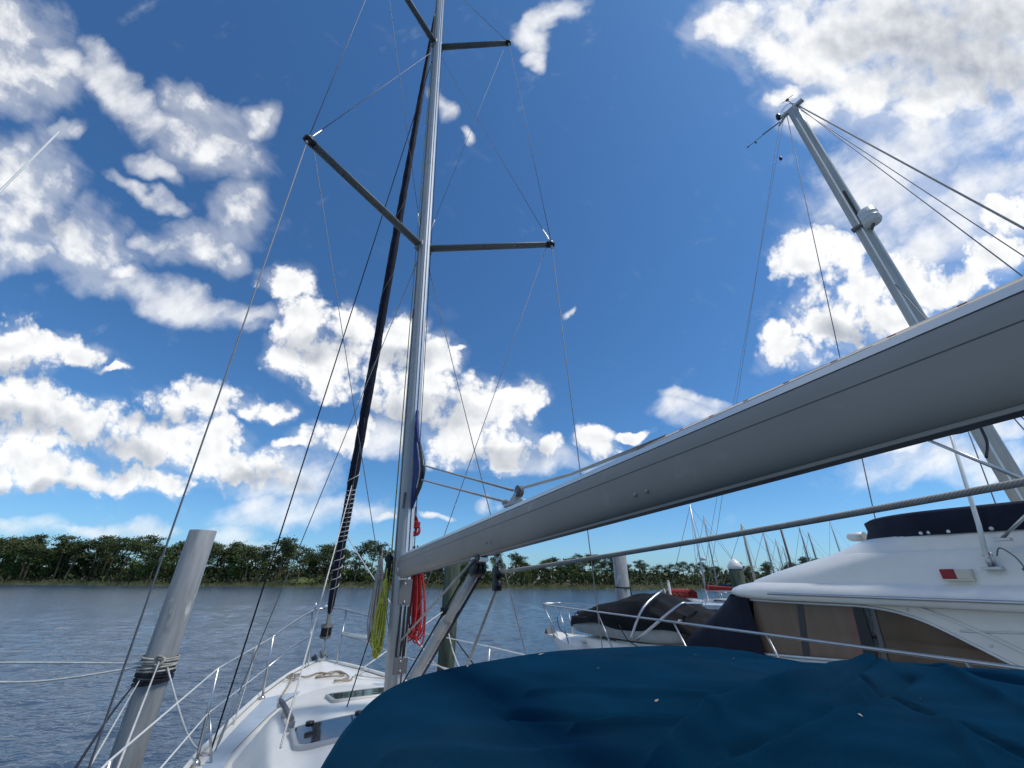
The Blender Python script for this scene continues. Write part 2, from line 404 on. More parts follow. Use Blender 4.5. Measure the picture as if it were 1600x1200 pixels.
    def lathe(s, c, prof, n=20, axis=None):
        """profile of (radius, height) round an axis through c"""
        c = Vector(c); ax = Vector(axis or (0, 0, 1)).normalized(); e = ax.orthogonal().normalized(); g = ax.cross(e)
        s.loft([[c + ax * h + (e * math.cos(2 * math.pi * k / n) + g * math.sin(2 * math.pi * k / n)) * r for k in range(n)] for r, h in prof])
        return s
    def blob(s, c, rx, ry, rz, seg=10, rings=6):
        return s.lathe_el(c, rx, ry, rz, seg, rings)
    def lathe_el(s, c, rx, ry, rz, seg, rings):
        c = Vector(c)
        s.loft([[c + Vector((rx * math.sin(a) * math.cos(b), ry * math.sin(a) * math.sin(b), -rz * math.cos(a))) for b in [2 * math.pi * k / seg for k in range(seg)]]
                for a in [max(0.03, min(math.pi - 0.03, math.pi * i / rings)) for i in range(rings + 1)]])
        return s
    def build(s, name, mt, root=None, parent=None, fix=True):
        """link as one mesh; vertices are in world coordinates, root is the thing's Empty (or None: origin at the mesh's own base)"""
        if fix: bmesh.ops.recalc_face_normals(s.bm, faces=s.bm.faces)
        if root is not None: o0 = root['_loc']
        else:
            zs = [v.co for v in s.bm.verts]
            o0 = [sum(p[i] for p in zs) / len(zs) for i in range(2)] + [min(p.z for p in zs)]
        for v in s.bm.verts: v.co -= Vector(o0)
        me = bpy.data.meshes.new(name); s.bm.to_mesh(me); s.bm.free()
        me.materials.append(mt)
        o = bpy.data.objects.new(name, me); C.objects.link(o)
        if root is None: o.location = o0
        else: o.parent = parent or root
        return o

def tag(o, label=None, cat=None, group=None, kind=None):
    if label: o['label'] = label
    if cat: o['category'] = cat
    if group: o['group'] = group
    if kind: o['kind'] = kind
    return o
def thing(name, label, cat, loc=(0, 0, 0), group=None):
    o = bpy.data.objects.new(name, None); C.objects.link(o); o.empty_display_size = 0.2
    o.location = loc; o['_loc'] = list(loc)
    return tag(o, label, cat, group)
def wire(root, name, a, b, r, mt, sag=0.0, n=6, seg=8, parent=None, label=None):
    a, b = Vector(a), Vector(b)
    k = seg if sag else 1
    pts = [lerp(a, b, i / k) - Vector((0, 0, sag * 4 * (i / k) * (1 - i / k))) for i in range(k + 1)]
    o = MB().tube(pts, r, n).build(name, mt, root, parent)
    if label: o['label'] = label
    return o
def spline(pts, per=6):
    pts = [Vector(p) for p in pts]; out = []
    for i in range(len(pts) - 1):
        p0, p1, p2, p3 = pts[max(i - 1, 0)], pts[i], pts[i + 1], pts[min(i + 2, len(pts) - 1)]
        for k in range(per):
            t = k / per
            out.append(0.5 * ((2 * p1) + (p2 - p0) * t + (2 * p0 - 5 * p1 + 4 * p2 - p3) * t * t + (3 * p1 - p0 - 3 * p2 + p3) * t ** 3))
    out.append(pts[-1]); return out

# ------------------------------------------------------------------ water and land
def wmat():
    m = bpy.data.materials.new('river_water'); m.use_nodes = True
    t = m.node_tree; b = t.nodes['Principled BSDF']
    b.inputs['Base Color'].default_value = (0.042, 0.082, 0.132, 1); b.inputs['Roughness'].default_value = 0.12; b.inputs['IOR'].default_value = 1.333
    tcn = t.nodes.new('ShaderNodeTexCoord'); mp = t.nodes.new('ShaderNodeMapping'); t.links.new(tcn.outputs['Object'], mp.inputs['Vector'])
    mp.inputs['Rotation'].default_value = (0, 0, R(14)); mp.inputs['Scale'].default_value = (0.55, 1.0, 1)
    h = None
    for scl, amp, det in ((1.3, 0.10, 3), (6.5, 0.045, 3)):
        n = t.nodes.new('ShaderNodeTexNoise'); t.links.new(mp.outputs[0], n.inputs['Vector'])
        n.inputs['Scale'].default_value = scl; n.inputs['Detail'].default_value = det; n.inputs['Distortion'].default_value = 0.5
        mu = t.nodes.new('ShaderNodeMath'); mu.operation = 'MULTIPLY_ADD'; t.links.new(n.outputs['Fac'], mu.inputs[0]); mu.inputs[1].default_value = amp
        if h is not None: t.links.new(h, mu.inputs[2])
        else: mu.inputs[2].default_value = 0
        h = mu.outputs[0]
    bp = t.nodes.new('ShaderNodeBump'); bp.inputs['Strength'].default_value = 1.0; bp.inputs['Distance'].default_value = 1.0
    t.links.new(h, bp.inputs['Height']); t.links.new(bp.outputs[0], b.inputs['Normal'])
    return m
import numpy as np
def build_water():
    rs = np.random.RandomState(4)
    NC, NR = 760, 520
    az = np.linspace(-math.pi / 2, math.pi / 2, NC)
    r = np.concatenate([[0.0, 1.2], np.exp(np.linspace(math.log(2.2), math.log(185.0), NR)), [260, 500, 1200, 3000]])
    rr, aa = np.meshgrid(r, az, indexing='ij')
    x, y = rr * np.sin(aa), rr * np.cos(aa)
    dr = np.gradient(r)[:, None] * np.ones_like(x)
    z = np.zeros_like(x)
    for i in range(46):
        lam = math.exp(rs.uniform(math.log(.28), math.log(2.0))); k = 2 * math.pi / lam
        th = rs.normal(-1.35, .62); ph = rs.uniform(0, 6.28)
        slope = .038 * (1.0 if lam < 1.4 else .6)
        fade = np.clip((lam / np.maximum(dr, 1e-6) - 1.6) / 2.0, 0, 1)
        patch = .75 + .45 * np.sin(x * rs.uniform(.02, .09) + y * rs.uniform(.02, .09) + rs.uniform(0, 6)) 
        z += fade * patch * slope / k * np.sin(k * (x * math.cos(th) + y * math.sin(th)) + ph)
    z *= (rr < 184)
    z[rr < 2.3] = 0
    z[:, 0] = 0; z[:, -1] = 0
    co = np.stack([x, y, z], -1).reshape(-1, 3)
    n0, n1 = x.shape
    idx = np.arange(n0 * n1).reshape(n0, n1)
    f = np.stack([idx[:-1, :-1], idx[:-1, 1:], idx[1:, 1:], idx[1:, :-1]], -1).reshape(-1, 4)
    base = len(co)
    co = np.vstack([co, [[-3000, 0, 0], [3000, 0, 0], [3000, -800, 0], [-3000, -800, 0]]])
    f = np.vstack([f, [[base + 3, base + 2, base + 1, base]]])[:, ::-1]
    me = bpy.data.meshes.new('water')
    me.vertices.add(len(co)); me.vertices.foreach_set('co', co.astype(np.float32).ravel())
    me.loops.add(f.size); me.loops.foreach_set('vertex_index', f.astype(np.int32).ravel())
    me.polygons.add(len(f)); me.polygons.foreach_set('loop_start', np.arange(0, f.size, 4, dtype=np.int32)); me.polygons.foreach_set('loop_total', np.full(len(f), 4, dtype=np.int32))
    me.update(calc_edges=True); me.validate()
    me.polygons.foreach_set('use_smooth', np.ones(len(me.polygons), dtype=bool))
    me.materials.append(wmat())
    o = bpy.data.objects.new('water', me); C.objects.link(o)
    return tag(o, 'dark blue river water ruffled by small wind waves', 'water', kind='structure')
build_water()

def bankY(x): return 148 + (0.10 * x if x > 0 else 0.03 * abs(x)) + 2.2 * math.sin(x * 0.11) + 1.3 * math.sin(x * 0.37 + 1)
def bankH(x, d): return -0.4 + min(d, 3) * 0.22 + max(0, min(d - 3, 60)) * 0.035
EARTH = mat('bank_earth', (0.20, 0.165, 0.10), 0.95, var=0.35, vs=0.35, col2=(0.06, 0.075, 0.03), bump=0.5, bs=3)
g = MB()
xs = [-420 + 6 * i for i in range(150)]
g.grid([[V(x, bankY(x) + d, bankH(x, d)) for x in xs] for d in (-3, 0, 1.5, 3, 6, 12, 30, 70, 200, 900)])
tag(g.build('river_bank', EARTH, fix=False), 'low earthen far bank of the river under the woods', 'riverbank', kind='structure')

def leafq(bm, c, size, up=0.3, flat=1.0):
    n = Vector((random.gauss(0, 1), random.gauss(0, 1), random.gauss(0, 1) + up)).normalized()
    e = n.orthogonal().normalized(); a = random.random() * 6.28
    e = e * math.cos(a) + n.cross(e) * math.sin(a); h = n.cross(e)
    s1 = size * random.uniform(.6, 1.2); s2 = s1 * random.uniform(.35, .8)
    vs = [bm.verts.new(c + e * s1 * x + h * s2 * y) for x, y in ((-1, 0), (0, -1), (1, 0), (0, 1))]
    bm.faces.new(vs)
def fol(name, c, c2):
    m = mat(name, c, 0.75, var=0.3, vs=0.9, col2=c2, spec=0.2, detail=3)
    return m
FOLP = fol('pine_needles', (0.130, 0.155, 0.055), (0.040, 0.062, 0.026))
FOLO = fol('oak_leaves', (0.120, 0.175, 0.045), (0.042, 0.074, 0.022))
FOLU = fol('undergrowth_leaves', (0.115, 0.130, 0.048), (0.036, 0.052, 0.022))
FOLL = fol('lime_leaves', (0.16, 0.18, 0.045), (0.08, 0.10, 0.03))
MARSH = mat('marsh_blades', (0.36, 0.31, 0.14), 0.9, col2=(0.10, 0.115, 0.04), vs=0.25, spec=0.1)
BARK = mat('pine_bark', (0.11, 0.085, 0.065), 0.9, var=0.3, vs=2)

def proto_pine(k):
    rnd = random.Random(100 + k); random.seed(200 + k)
    H = 10.0; t = MB(); cr = MB()
    lean = V(rnd.uniform(-.06, .06), rnd.uniform(-.06, .06), 0)
    def axis(h): return lean * h + V(0.12 * math.sin(h * .5 + k), 0.1 * math.sin(h * .7), h)
    t.tube([axis(h) for h in (0, 2, 4, 6, 8, 9.6)], [.17, .14, .12, .10, .07, .03], 6)
    base = rnd.uniform(.48, .66)
    for i in range(rnd.randint(13, 20)):
        hh = H * (base + (1 - base) * (i / 22) ** 0.9); hh = min(hh, 9.7)
        a = rnd.uniform(0, 6.28); spread = (1.0 - ((hh / H - base) / (1 - base)) ** 2 * .55) * rnd.uniform(.5, 2.3)
        c = axis(hh) + V(math.cos(a) * spread, math.sin(a) * spread, spread * .22)
        t.tube([axis(hh - .25), c - V(0, 0, .1)], [.05, .02], 4)
        rx, rz = rnd.uniform(.6, 1.1), rnd.uniform(.3, .55)
        for q in range(84):
            u_ = V(rnd.gauss(0, .5), rnd.gauss(0, .5), rnd.gauss(0, .45))
            leafq(cr.bm, c + V(u_.x * rx * 1.15, u_.y * rx * 1.15, u_.z * rz * 1.2), .185, .5)
    return t, cr
def proto_oak(k):
    rnd = random.Random(300 + k); random.seed(400 + k)
    t = MB(); cr = MB()
    t.tube([V(0, 0, 0), V(.1, 0, 2), V(.0, .1, 4), V(.1, .1, 6)], [.24, .19, .15, .07], 6)
    for i in range(26):
        hh = rnd.uniform(2.2, 9.2); wmax = 2.7 * math.sin(math.pi * min(1, (hh - .6) / 10.2)) ** .7
        a = rnd.uniform(0, 6.28); d = wmax * rnd.uniform(.25, 1)
        c = V(math.cos(a) * d, math.sin(a) * d, hh)
        if i % 2 == 0: t.tube([V(0, 0, max(1.5, hh - 2)), c], [.07, .02], 4)
        rx = rnd.uniform(.7, 1.15)
        for q in range(62):
            u_ = V(rnd.gauss(0, .5), rnd.gauss(0, .5), rnd.gauss(0, .5))
            leafq(cr.bm, c + V(u_.x * rx, u_.y * rx, u_.z * rx * .8), .25, .4)
    return t, cr
def mkproto(fn, k, fm):
    t, cr = fn(k); lst = []
    for b_, nm, mt in ((t, 'trunk', BARK), (cr, 'crown', fm)):
        me = bpy.data.meshes.new(nm); b_.bm.to_mesh(me); b_.bm.free(); me.materials.append(mt); lst.append((nm, me))
    return lst
PINES = [mkproto(proto_pine, k, FOLP) for k in range(7)]
OAKS = [mkproto(proto_oak, k, FOLO) for k in range(4)]
LIME = mkproto(proto_oak, 9, FOLL)
def plant(name, pr, loc, h, label, group, wid=1.0):
    o = bpy.data.objects.new(name, None); C.objects.link(o); o.location = loc
    o.rotation_euler = (0, 0, random.uniform(0, 6.28)); o.scale = (h / 10 * wid, h / 10 * wid, h / 10)
    for nm, me in pr:
        c = bpy.data.objects.new(nm, me); C.objects.link(c); c.parent = o
    return tag(o, label, 'tree', group)
TOP = [(a, b - 4) for a, b in [(-250, 832), (-60, 836), (40, 841), (150, 839), (300, 848), (400, 852), (440, 842), (480, 856), (520, 848), (570, 848), (640, 862), (720, 862), (840, 868), (940, 868), (1000, 880), (1080, 880), (1150, 886), (1250, 880), (1330, 872), (1450, 868), (1800, 860)]]
def topv(u):
    for (a, b), (c, d) in zip(TOP, TOP[1:]):
        if a <= u <= c: return b + (d - b) * (u - a) / (c - a)
    return 860
random.seed(11)
PLAB = 'tall slender pine with clumped dark crown in the woods on the far bank'
OLAB = 'dense rounded broadleaf tree in the woods on the far bank'
def put(uu, dep, tv, oak, wid):
    x = atY(uu, 900, bankY(atY(uu, 900, 165).x) + dep).x; Y = bankY(x) + dep; gz = bankH(x, dep)
    h = max(4.0, atY(uu, tv, Y).z - gz)
    if oak: plant('broadleaf_tree', random.choice(OAKS), (x, Y, gz), h, OLAB, 'broadleaf trees in the far woods', wid)
    else: plant('pine_tree', random.choice(PINES), (x, Y, gz), h, PLAB, 'pine trees in the far woods', wid)
u = -160.0
while u < 1760:      # tall pines, irregularly spaced and of uneven height
    put(u, 4 + random.random() * 20, topv(u) - 4 + abs(random.gauss(0, 8)), False, random.uniform(.95, 1.4))
    if random.random() < .45: put(u + random.uniform(3, 8), 6 + random.random() * 14, topv(u) + random.uniform(4, 16), False, random.uniform(.9, 1.3))
    u += random.choice((8, 10, 12, 15, 19, 27)) * random.uniform(.85, 1.2)
u = -150.0
while u < 1750:      # lower rounder trees between and behind them
    low = 5 if (310 < u < 400 or u < 40) else 17
    put(u, 5 + random.random() * 26, topv(u) + low + abs(random.gauss(0, 9)), True, random.uniform(1.0, 1.6))
    u += random.uniform(9, 24) if u < 420 else random.uniform(15, 34)
x = atY(825, 905, 152).x
plant('broadleaf_tree', LIME, (x, bankY(x) + 3, 0.4), 6.6, 'small yellow green tree standing alone before the darker woods', None, .9)
# undergrowth, marsh grass, clearing
random.seed(5)
b_ = MB()
for i in range(44000):
    x = random.uniform(-310, 340); d = random.uniform(2.2, 16) if i < 14000 else random.uniform(12, 46)
    n_ = .55 + .45 * math.sin(x * .23) * math.sin(x * .071 + 2) + .25 * math.sin(x * .61 + d)
    hmax = (1.2 + d * .26) * (.35 + n_) if i < 14000 else (3.2 + 3.6 * max(0, n_)) * (1 if x < 40 else .8)
    if -66 < x < -52 and d > 3: hmax = min(hmax, 1.0 if d < 14 else 3.2)
    leafq(b_.bm, V(x, bankY(x) + d, bankH(x, d) + random.random() ** .7 * max(.7, hmax)), .42 if i < 14000 else .85, .5)
tag(b_.build('undergrowth', FOLU, fix=False), 'dark green scrub under the pines along the far bank', 'undergrowth', kind='stuff')
b_ = MB()
for i in range(9000):
    x = random.uniform(-300, 330); d = random.uniform(-.2, 4.5); z0 = bankH(x, d); h = random.uniform(.6, 1.7); wv = random.uniform(.08, .2)
    p = V(x, bankY(x) + d, max(z0, -.1)); s_ = V(random.uniform(-.3, .3), 0, 0)
    vs = [b_.bm.verts.new(q) for q in (p - V(wv, 0, 0), p + V(wv, 0, 0), p + s_ + V(0, 0, h))]
    b_.bm.faces.new(vs)
tag(b_.build('marsh_grass', MARSH, fix=False), 'tan marsh grass fringing the far water edge', 'grass', kind='stuff')
LAWN = mat('clearing_grass', (0.10, 0.125, 0.03), 0.9, var=0.2, vs=.4, bump=.4, bs=4)
b_ = MB(); x0, x1 = atY(452, 900, 160).x, atY(488, 900, 160).x
b_.grid([[V(x, bankY(x) + 5 + 9 * j / 6, bankH(x, 5) + 1.0 + 1.9 * (j / 6) ** .8 * math.sin(math.pi * min(1, max(0, (x - x0 + 2) / (x1 - x0 + 4)))) ** .5) for x in [lerp(x0 - 2, x1 + 2, i / 14) for i in range(15)]] for j in range(7)])
tag(b_.build('grass_mound', LAWN, fix=False), 'sunlit grassy mound in the clearing between the trees', 'mound', kind='structure')

# ------------------------------------------------------------------ our sailboat
FW, SB = V(-.5, .866, 0), V(.866, .5, 0)         # boat forward, boat starboard
M0 = V(-1.0, 4.0, 0)
def sb(l, f, z): return M0 + SB * l + FW * f + V(0, 0, z)
boat = thing('sailboat', 'white sailboat with grey boom, silver mast and blue canvas dodger in the nearest berth', 'sailboat', sb(0, 0, 0))
def P(mb, name, mt, parent=None, label=None):
    o = mb.build(name, mt, boat, parent)
    if label: o['label'] = label
    return o
HB = [(3.95, .04), (3.7, .26), (3.2, .52), (2.4, .82), (1.6, 1.05), (.77, 1.25), (-.5, 1.45), (-2.5, 1.6), (-4.5, 1.5), (-6.2, 1.15)]
def hb(f):
    for (a, b), (c, d) in zip(HB, HB[1:]):
        if c <= f <= a: return lerp(b, d, (a - f) / (a - c))
    return .04 if f > 3.9 else 1.15
def dz(f): return 1.68 + .012 * max(0, f) ** 1.5
fs = [3.95, 3.8, 3.6, 3.3, 2.9, 2.4, 1.9, 1.4, .8, .2, -.5, -1.2, -2, -3, -4, -5, -6.2]
rows = []
for f in fs:
    b = hb(f); d = dz(f); fl = max(0, (f - 1) / 3)
    half = [(b, d + .05), (b + .005, d + .0), (b * (1 - .10 - .2 * fl), d * .55), (b * (.82 - .35 * fl), .25), (b * (.55 - .35 * fl), -.25), (0.0, -.5 + .3 * max(0, fl))]
    r_ = [sb(-x, f, z) for x, z in half] + [sb(x, f, z) for x, z in reversed(half[:-1])]
    rows.append(r_)
P(MB().loft(rows, closed=False, caps=False), 'hull', GEL)
# toe rail along the gunwale, both sides
for s in (-1, 1):
    P(MB().tube([sb(s * (hb(f) - .012), f, dz(f) + .055) for f in fs], .022, 6), 'toe_rail', GEL2)
# deck with camber
rows = []
for f in fs:
    b = hb(f) - .02
    rows.append([sb(b * k / 6, f, dz(f) + .03 + .05 * (1 - (k / 6) ** 2)) for k in range(-6, 7)])
P(MB().grid(rows), 'deck', GEL)
# low cabin trunk: blends up from the foredeck
def cw(f): return .34 + .50 * min(1, max(0, (2.15 - f) / 1.6)) ** .8 if f > .5 else .84 + .06 * min(1, (.5 - f) / 2)
def ch(f): return .29 * min(1, max(0.0, (2.15 - f) / 2.4)) ** .75
rows = []
cf = [2.15, 2.1, 1.95, 1.7, 1.4, 1.1, .8, .5, .1, -.4, -.9, -1.5, -2.2, -3.0]
def ctop(l, f):
    w_ = cw(f); k = min(1, abs(l) / w_)
    return dz(f) + .075 + ch(f) + .05 * (1 - k * k)
for f in cf:
    w_, h_, d = cw(f), ch(f), dz(f) + .06
    r_ = []
    for k in (-1.18, -1.09, -1.03, -.98, -.93, -.8, -.55, -.25, 0, .25, .55, .8, .93, .98, 1.03, 1.09, 1.18):
        a = abs(k)
        z = d - .02 if a > 1.15 else (d + h_ * .25 if a > 1.05 else (d + h_ * .62 if a > 1.0 else (d + h_ * .88 if a > .95 else d + h_ * 1.0 + .05 * (1 - a * a))))
        r_.append(sb(k * w_, f, z))
    rows.append(r_)
cabin = P(MB().grid(rows), 'cabin_trunk', GEL)
# grey nonskid panels on the side decks and foredeck (sheets 4 mm proud)
for s in (-1, 1):
    rows = []
    for f in [2.2, 1.9, 1.5, 1.1, .7, .3, -.1]:
        o_, i_ = hb(f) - .12, max(cw(f) * 1.2 + .03, .3) if f < 2.15 else .40
        if o_ - i_ < .04: o_ = i_ + .04
        rows.append([sb(s * lerp(i_, o_, k / 3), f, dz(f) + .048 + .05 * (1 - (lerp(i_, o_, k / 3) / (hb(f) - .02)) ** 2)) for k in range(4)])
    P(MB().grid(rows), 'nonskid_panel', NONSKID)
# hatches: frame + smoked lid, lying on the trunk top
def hatch(l0, l1, f0, f1, name='hatch', rnd=.06, lift=.008):
    def ring(ins, z):
        out = []
        for (cx, cy, a0) in ((l1, f1, 0), (l0, f1, 90), (l0, f0, 180), (l1, f0, 270)):
            sx, sy = (1 if cx == l1 else -1), (1 if cy == f1 else -1)
            for k in range(5):
                a = R(a0 + 22.5 * k)
                lx, fy = cx - sx * (rnd) + (rnd - ins) * math.cos(a), cy - sy * rnd + (rnd - ins) * math.sin(a)
                out.append(sb(lx, fy, ctop(lx, fy) + z))
        return out
    fr = P(MB().loft([ring(-.015, -.03), ring(-.012, lift * .6), ring(0.003, lift), ring(.016, lift), ring(.019, lift * .5)], caps=False), name, ALU)
    mb = MB(); rr = ring(.018, lift * .75)
    vs = [mb.bm.verts.new(p) for p in rr]; mb.bm.faces.new(vs)
    P(mb, 'lid', GLASSD, fr)
    return fr
h1 = hatch(-.30, .28, .62, 1.10)
h2 = hatch(-.70, -.18, -.62, -.16, rnd=.08)
for l in (-.60, -.28):
    P(MB().lathe(sb(l, -.30, ctop(l, -.3) + .02), [(.001, 0), (.028, 0), (.028, .022), (.001, .024)], 10), 'latch', BLACK, h2)
# grab track on the trunk edge
P(MB().tube([sb(-.70, f, ctop(-.6, f) + .035) for f in (.95, .7, .4, .1, -.1)], .020, 6), 'grab_rail', RUBB)
for f in (.95, .42, -.1):
    P(MB().box(sb(-.70, f, ctop(-.6, f) + .012), SB * .025, FW * .04, V(0, 0, .02)), 'rail_foot', STEEL)
# cleats and hatch lines on the foredeck
for l in (-.42, .42):
    c = sb(l, 2.9, dz(2.9) + .07)
    P(MB().tube([c - FW * .09 + V(0, 0, .035), c + V(0, 0, .04), c + FW * .09 + V(0, 0, .035)], [.010, .016, .010], 6).box(c + V(0, 0, .015), SB * .012, FW * .035, V(0, 0, .02)), 'cleat', STEEL)
# anchor roller and furler base at the stem
P(MB().box(sb(0, 3.92, dz(3.9) + .09), SB * .06, FW * .16, V(0, 0, .035), .012).tube([sb(-.07, 4.02, dz(3.9) + .12), sb(.07, 4.02, dz(3.9) + .12)], .05, 10), 'anchor_roller', STEEL)
P(MB().tube([sb(.0, 4.05, dz(3.9) + .16), sb(0, 3.7, dz(3.9) + .15)], .02, 6).loft([[sb(x, 4.05 + y, dz(3.9) + z) for x, y, z in r_] for r_ in (((-.13, .0, .1), (0, .03, .18), (.13, 0, .1), (0, -.03, .12)), ((-.02, .14, -.12), (0, .17, -.1), (.02, .14, -.12), (0, .11, -.12)))]), 'anchor', RUBB)

# mast: hollow-backed section, grey with a bright sail track
def mx(z): return V(-.9558 - (z - 2.25) * .0579, 4.0, z)
def msec(z, a, b, e=3.0, n=28, fo=0):
    out = []
    for k in range(n):
        t = 2 * math.pi * k / n
        c, s_ = math.cos(t), math.sin(t)
        out.append(mx(z) + SB * (a * math.copysign(abs(c) ** (2 / e), c)) + FW * (fo + b * math.copysign(abs(s_) ** (2 / e), s_)))
    return out
mast = P(MB().loft([msec(z, .073, .11) for z in (1.98, 3, 4.5, 7, 9.5, 12, 15.8)]), 'mast', ALU)
P(MB().loft([[mx(z) + SB * x + FW * y for x, y in ((-.012, -.105), (-.012, -.116), (.046, -.116), (.046, -.105))] for z in (2.0, 8, 15.8)], smooth=False), 'sail_track', ALUL, mast)
P(MB().loft([[mx(z) + SB * x + FW * y for x, y in ((.012, -.112), (.012, -.1185), (.022, -.1185), (.022, -.112))] for z in (2.0, 8, 15.8)], smooth=False), 'track_slot', BLACK, mast)
P(MB().loft([[mx(z) + SB * x + FW * y for x, y in ((-.070, -.02), (-.079, -.02), (-.079, .0), (-.070, .0))] for z in (2.8, 8, 15.8)], smooth=False), 'side_groove', ALUD, mast)
def mplate(z0, z1, l0, l1, name, mt, pr=.125, parent=mast):
    P(MB().box((mx((z0 + z1) / 2)) + SB * (l0 + l1) / 2 - FW * pr, SB * (l1 - l0) / 2, FW * .006, V(0, 0, (z1 - z0) / 2), .003), name, mt, parent)
def zat(v): return atY(620, v, 4 - .1).z
mplate(zat(945), zat(905), -.05, .06, 'mast_plate', RUBB)
mplate(zat(1053), zat(1028), -.055, .06, 'mast_plate', RUBB)
for i, l in enumerate((-.028, .008, .040)):
    mplate(zat(1026), zat(947), l - .010, l + .006, 'halyard_slot', BLACK, .121)
for z in (zat(940), zat(912), zat(1048), zat(1033)):
    P(MB().lathe(mx(z) - FW * .131, [(.001, 0), (.009, 0), (.007, .004), (.001, .005)], 8, -FW), 'screw', STEEL, mast)
mplate(zat(795), zat(770), -.068, -.046, 'inspection_cover', RUBB, .112)
P(MB().box(mx(5.95) - SB * .078 - FW * .0, FW * .02, SB * .006, V(0, 0, .06)), 'red_tape', RED, mast)
P(MB().box(sb(0.02, 0, 1.97), SB * .16, FW * .18, V(0, 0, .03), .01), 'mast_step', ALUD)

# spreaders
ZL, ZU = 7.08, 12.55
aft = -FW
LTp, LTs = V(-2.146, 2.511, ZL), V(.527, 3.914, ZL)
dp = V(-.893, -1.489, 0).normalized(); ds = V(1.78, -.086, 0).normalized()
UTp, UTs = mx(ZU) + dp * 1.44, mx(ZU) + ds * 1.44
def spreader(root, tip, nm):
    d = (tip - root).normalized(); h_ = d.cross(V(0, 0, 1)).normalized()
    def sec(p, w_, t_): return [p + h_ * w_ * math.cos(a) + V(0, 0, t_ * math.sin(a)) for a in [2 * math.pi * k / 14 for k in range(14)]]
    L_ = (tip - root).length
    o = P(MB().loft([sec(root, .060, .030), sec(root + d * L_ * .97, .048, .024)]), 'spreader', ALUD)
    P(MB().loft([sec(root + d * (L_ * .96), .054, .030), sec(root + d * L_, .054, .030), sec(root + d * (L_ + .04), .036, .02)]), 'end_cap', BLACK, o)
    P(MB().lathe(tip, [(.012, -.07), (.012, .07)], 8), 'wire_ferrule', STEEL, o)
    P(MB().box(root, d * .05, h_ * .075, V(0, 0, .045), .01), 'root_bracket', ALU, o)
for root, tip in ((mx(ZL) - SB * .05 - FW * .02, LTp), (mx(ZL) + SB * .05 - FW * .02, LTs), (mx(ZU) - SB * .05 - FW * .02, UTp), (mx(ZU) + SB * .05 - FW * .02, UTs)):
    spreader(root, tip, '')
# standing rigging
CPp, CPs = sb(-1.60, -.9, 1.70), sb(1.6, -.9, 1.70)
CQp, CQs = sb(-1.12, .80, 1.72), sb(1.12, .4, 1.72)
TOPM = mx(15.7)
def turnb(a, b, s0, s1):
    a, b = Vector(a), Vector(b); d = (b - a).normalized()
    P(MB().tube([a + d * s0, a + d * (s0 + .03), a + d * (s1 - .03), a + d * s1], [.005, .011, .011, .005], 6), 'turnbuckle', STEEL)
SH = [(CPp, LTp, .0055), (LTp, UTp, .0048), (LTp, mx(ZU - .25) - SB * .07, .0045), (LTs, mx(ZU - .25) + SB * .07, .0042), (LTs, UTs, .0045), (CPs, LTs, .0048),
      (LTs + ds * -.06, mx(2.5) + SB * .08, .0036), (LTp + dp * -.06, mx(2.6) - SB * .08, .0036), (mx(ZL - .25) + SB * .07, sb(1.15, -.7, 1.7), .0045), (mx(ZL - .25) - SB * .07, CQp, .0048),
      (UTp - dp * .05, mx(ZL + .35) - SB * .07, .0036), (UTs - ds * .05, mx(ZL + .35) + SB * .07, .0036), (UTp, TOPM - SB * .06, .0045), (UTs, TOPM + SB * .06, .0045)]
for a, b, r_ in SH: wire(boat, 'shroud', a, b, r_, WIRE)
for (a, b) in ((LTs, mx(ZU - .25)), (LTp, mx(ZU - .25))): turnb(a, b, .08, .34)
for (a, b) in ((mx(ZL + .35) + SB * .07, UTs), (mx(ZL + .35) - SB * .07, UTp)): turnb(a, b, .02, .26)
turnb(CQp, mx(ZL), .05, .42)
# headstay with the rolled genoa in its navy sun cover
stem = sb(0, 3.86, dz(3.86) + .12); head = mx(15.4) + FW * .12
hd = (head - stem).normalized(); HL = (head - stem).length
wire(boat, 'headstay', stem, head, .006, WIRE)
def hs_(s): return stem + hd * s
prof = [(.62, .030), (.75, .052), (1.2, .062), (1.8, .070), (2.6, .078), (2.75, .083), (3.1, .078), (5.0, .080), (8.0, .072), (11.0, .055), (HL * .95, .03)]
random.seed(3)
pts, rr = [], []
for (s0, r0), (s1, r1) in zip(prof, prof[1:]):
    n_ = max(2, int((s1 - s0) / .12))
    for k in range(n_):
        pts.append(hs_(lerp(s0, s1, k / n_))); rr.append(lerp(r0, r1, k / n_) * random.uniform(.93, 1.06))
gen_ = P(MB().tube(pts, rr, 12), 'furled_headsail', NAVYS)
e1 = hd.orthogonal().normalized(); e2 = hd.cross(e1)
def helix(s0, s1, turns, r_fn, n=16, ph=0): return [hs_(lerp(s0, s1, k / (turns * n))) + (e1 * math.cos(2 * math.pi * k / n + ph) + e2 * math.sin(2 * math.pi * k / n + ph)) * r_fn(lerp(s0, s1, k / (turns * n))) for k in range(int(turns * n) + 1)]
def rf(s):
    for (a, b), (c, d) in zip(prof, prof[1:]):
        if a <= s <= c: return lerp(b, d, (s - a) / (c - a)) * 1.07
    return .04
P(MB().tube(helix(.9, 1.9, 7, rf), .006, 5), 'wrap_cord', WHITER, gen_)
P(MB().tube(helix(1.75, 2.55, 11, rf, ph=1), .006, 5), 'wrap_cord', WHITER, gen_)
P(MB().tube(helix(2.6, 3.0, 1.2, rf, ph=2), .007, 5), 'wrap_cord', WHITER, gen_)
for s0, s1, t_ in ((3.6, 8.5, 3),):
    P(MB().tube(helix(s0, s1, t_, rf, n=20), .0025, 4), 'wrap_cord', GREYR, gen_)
dr = hs_(.42)
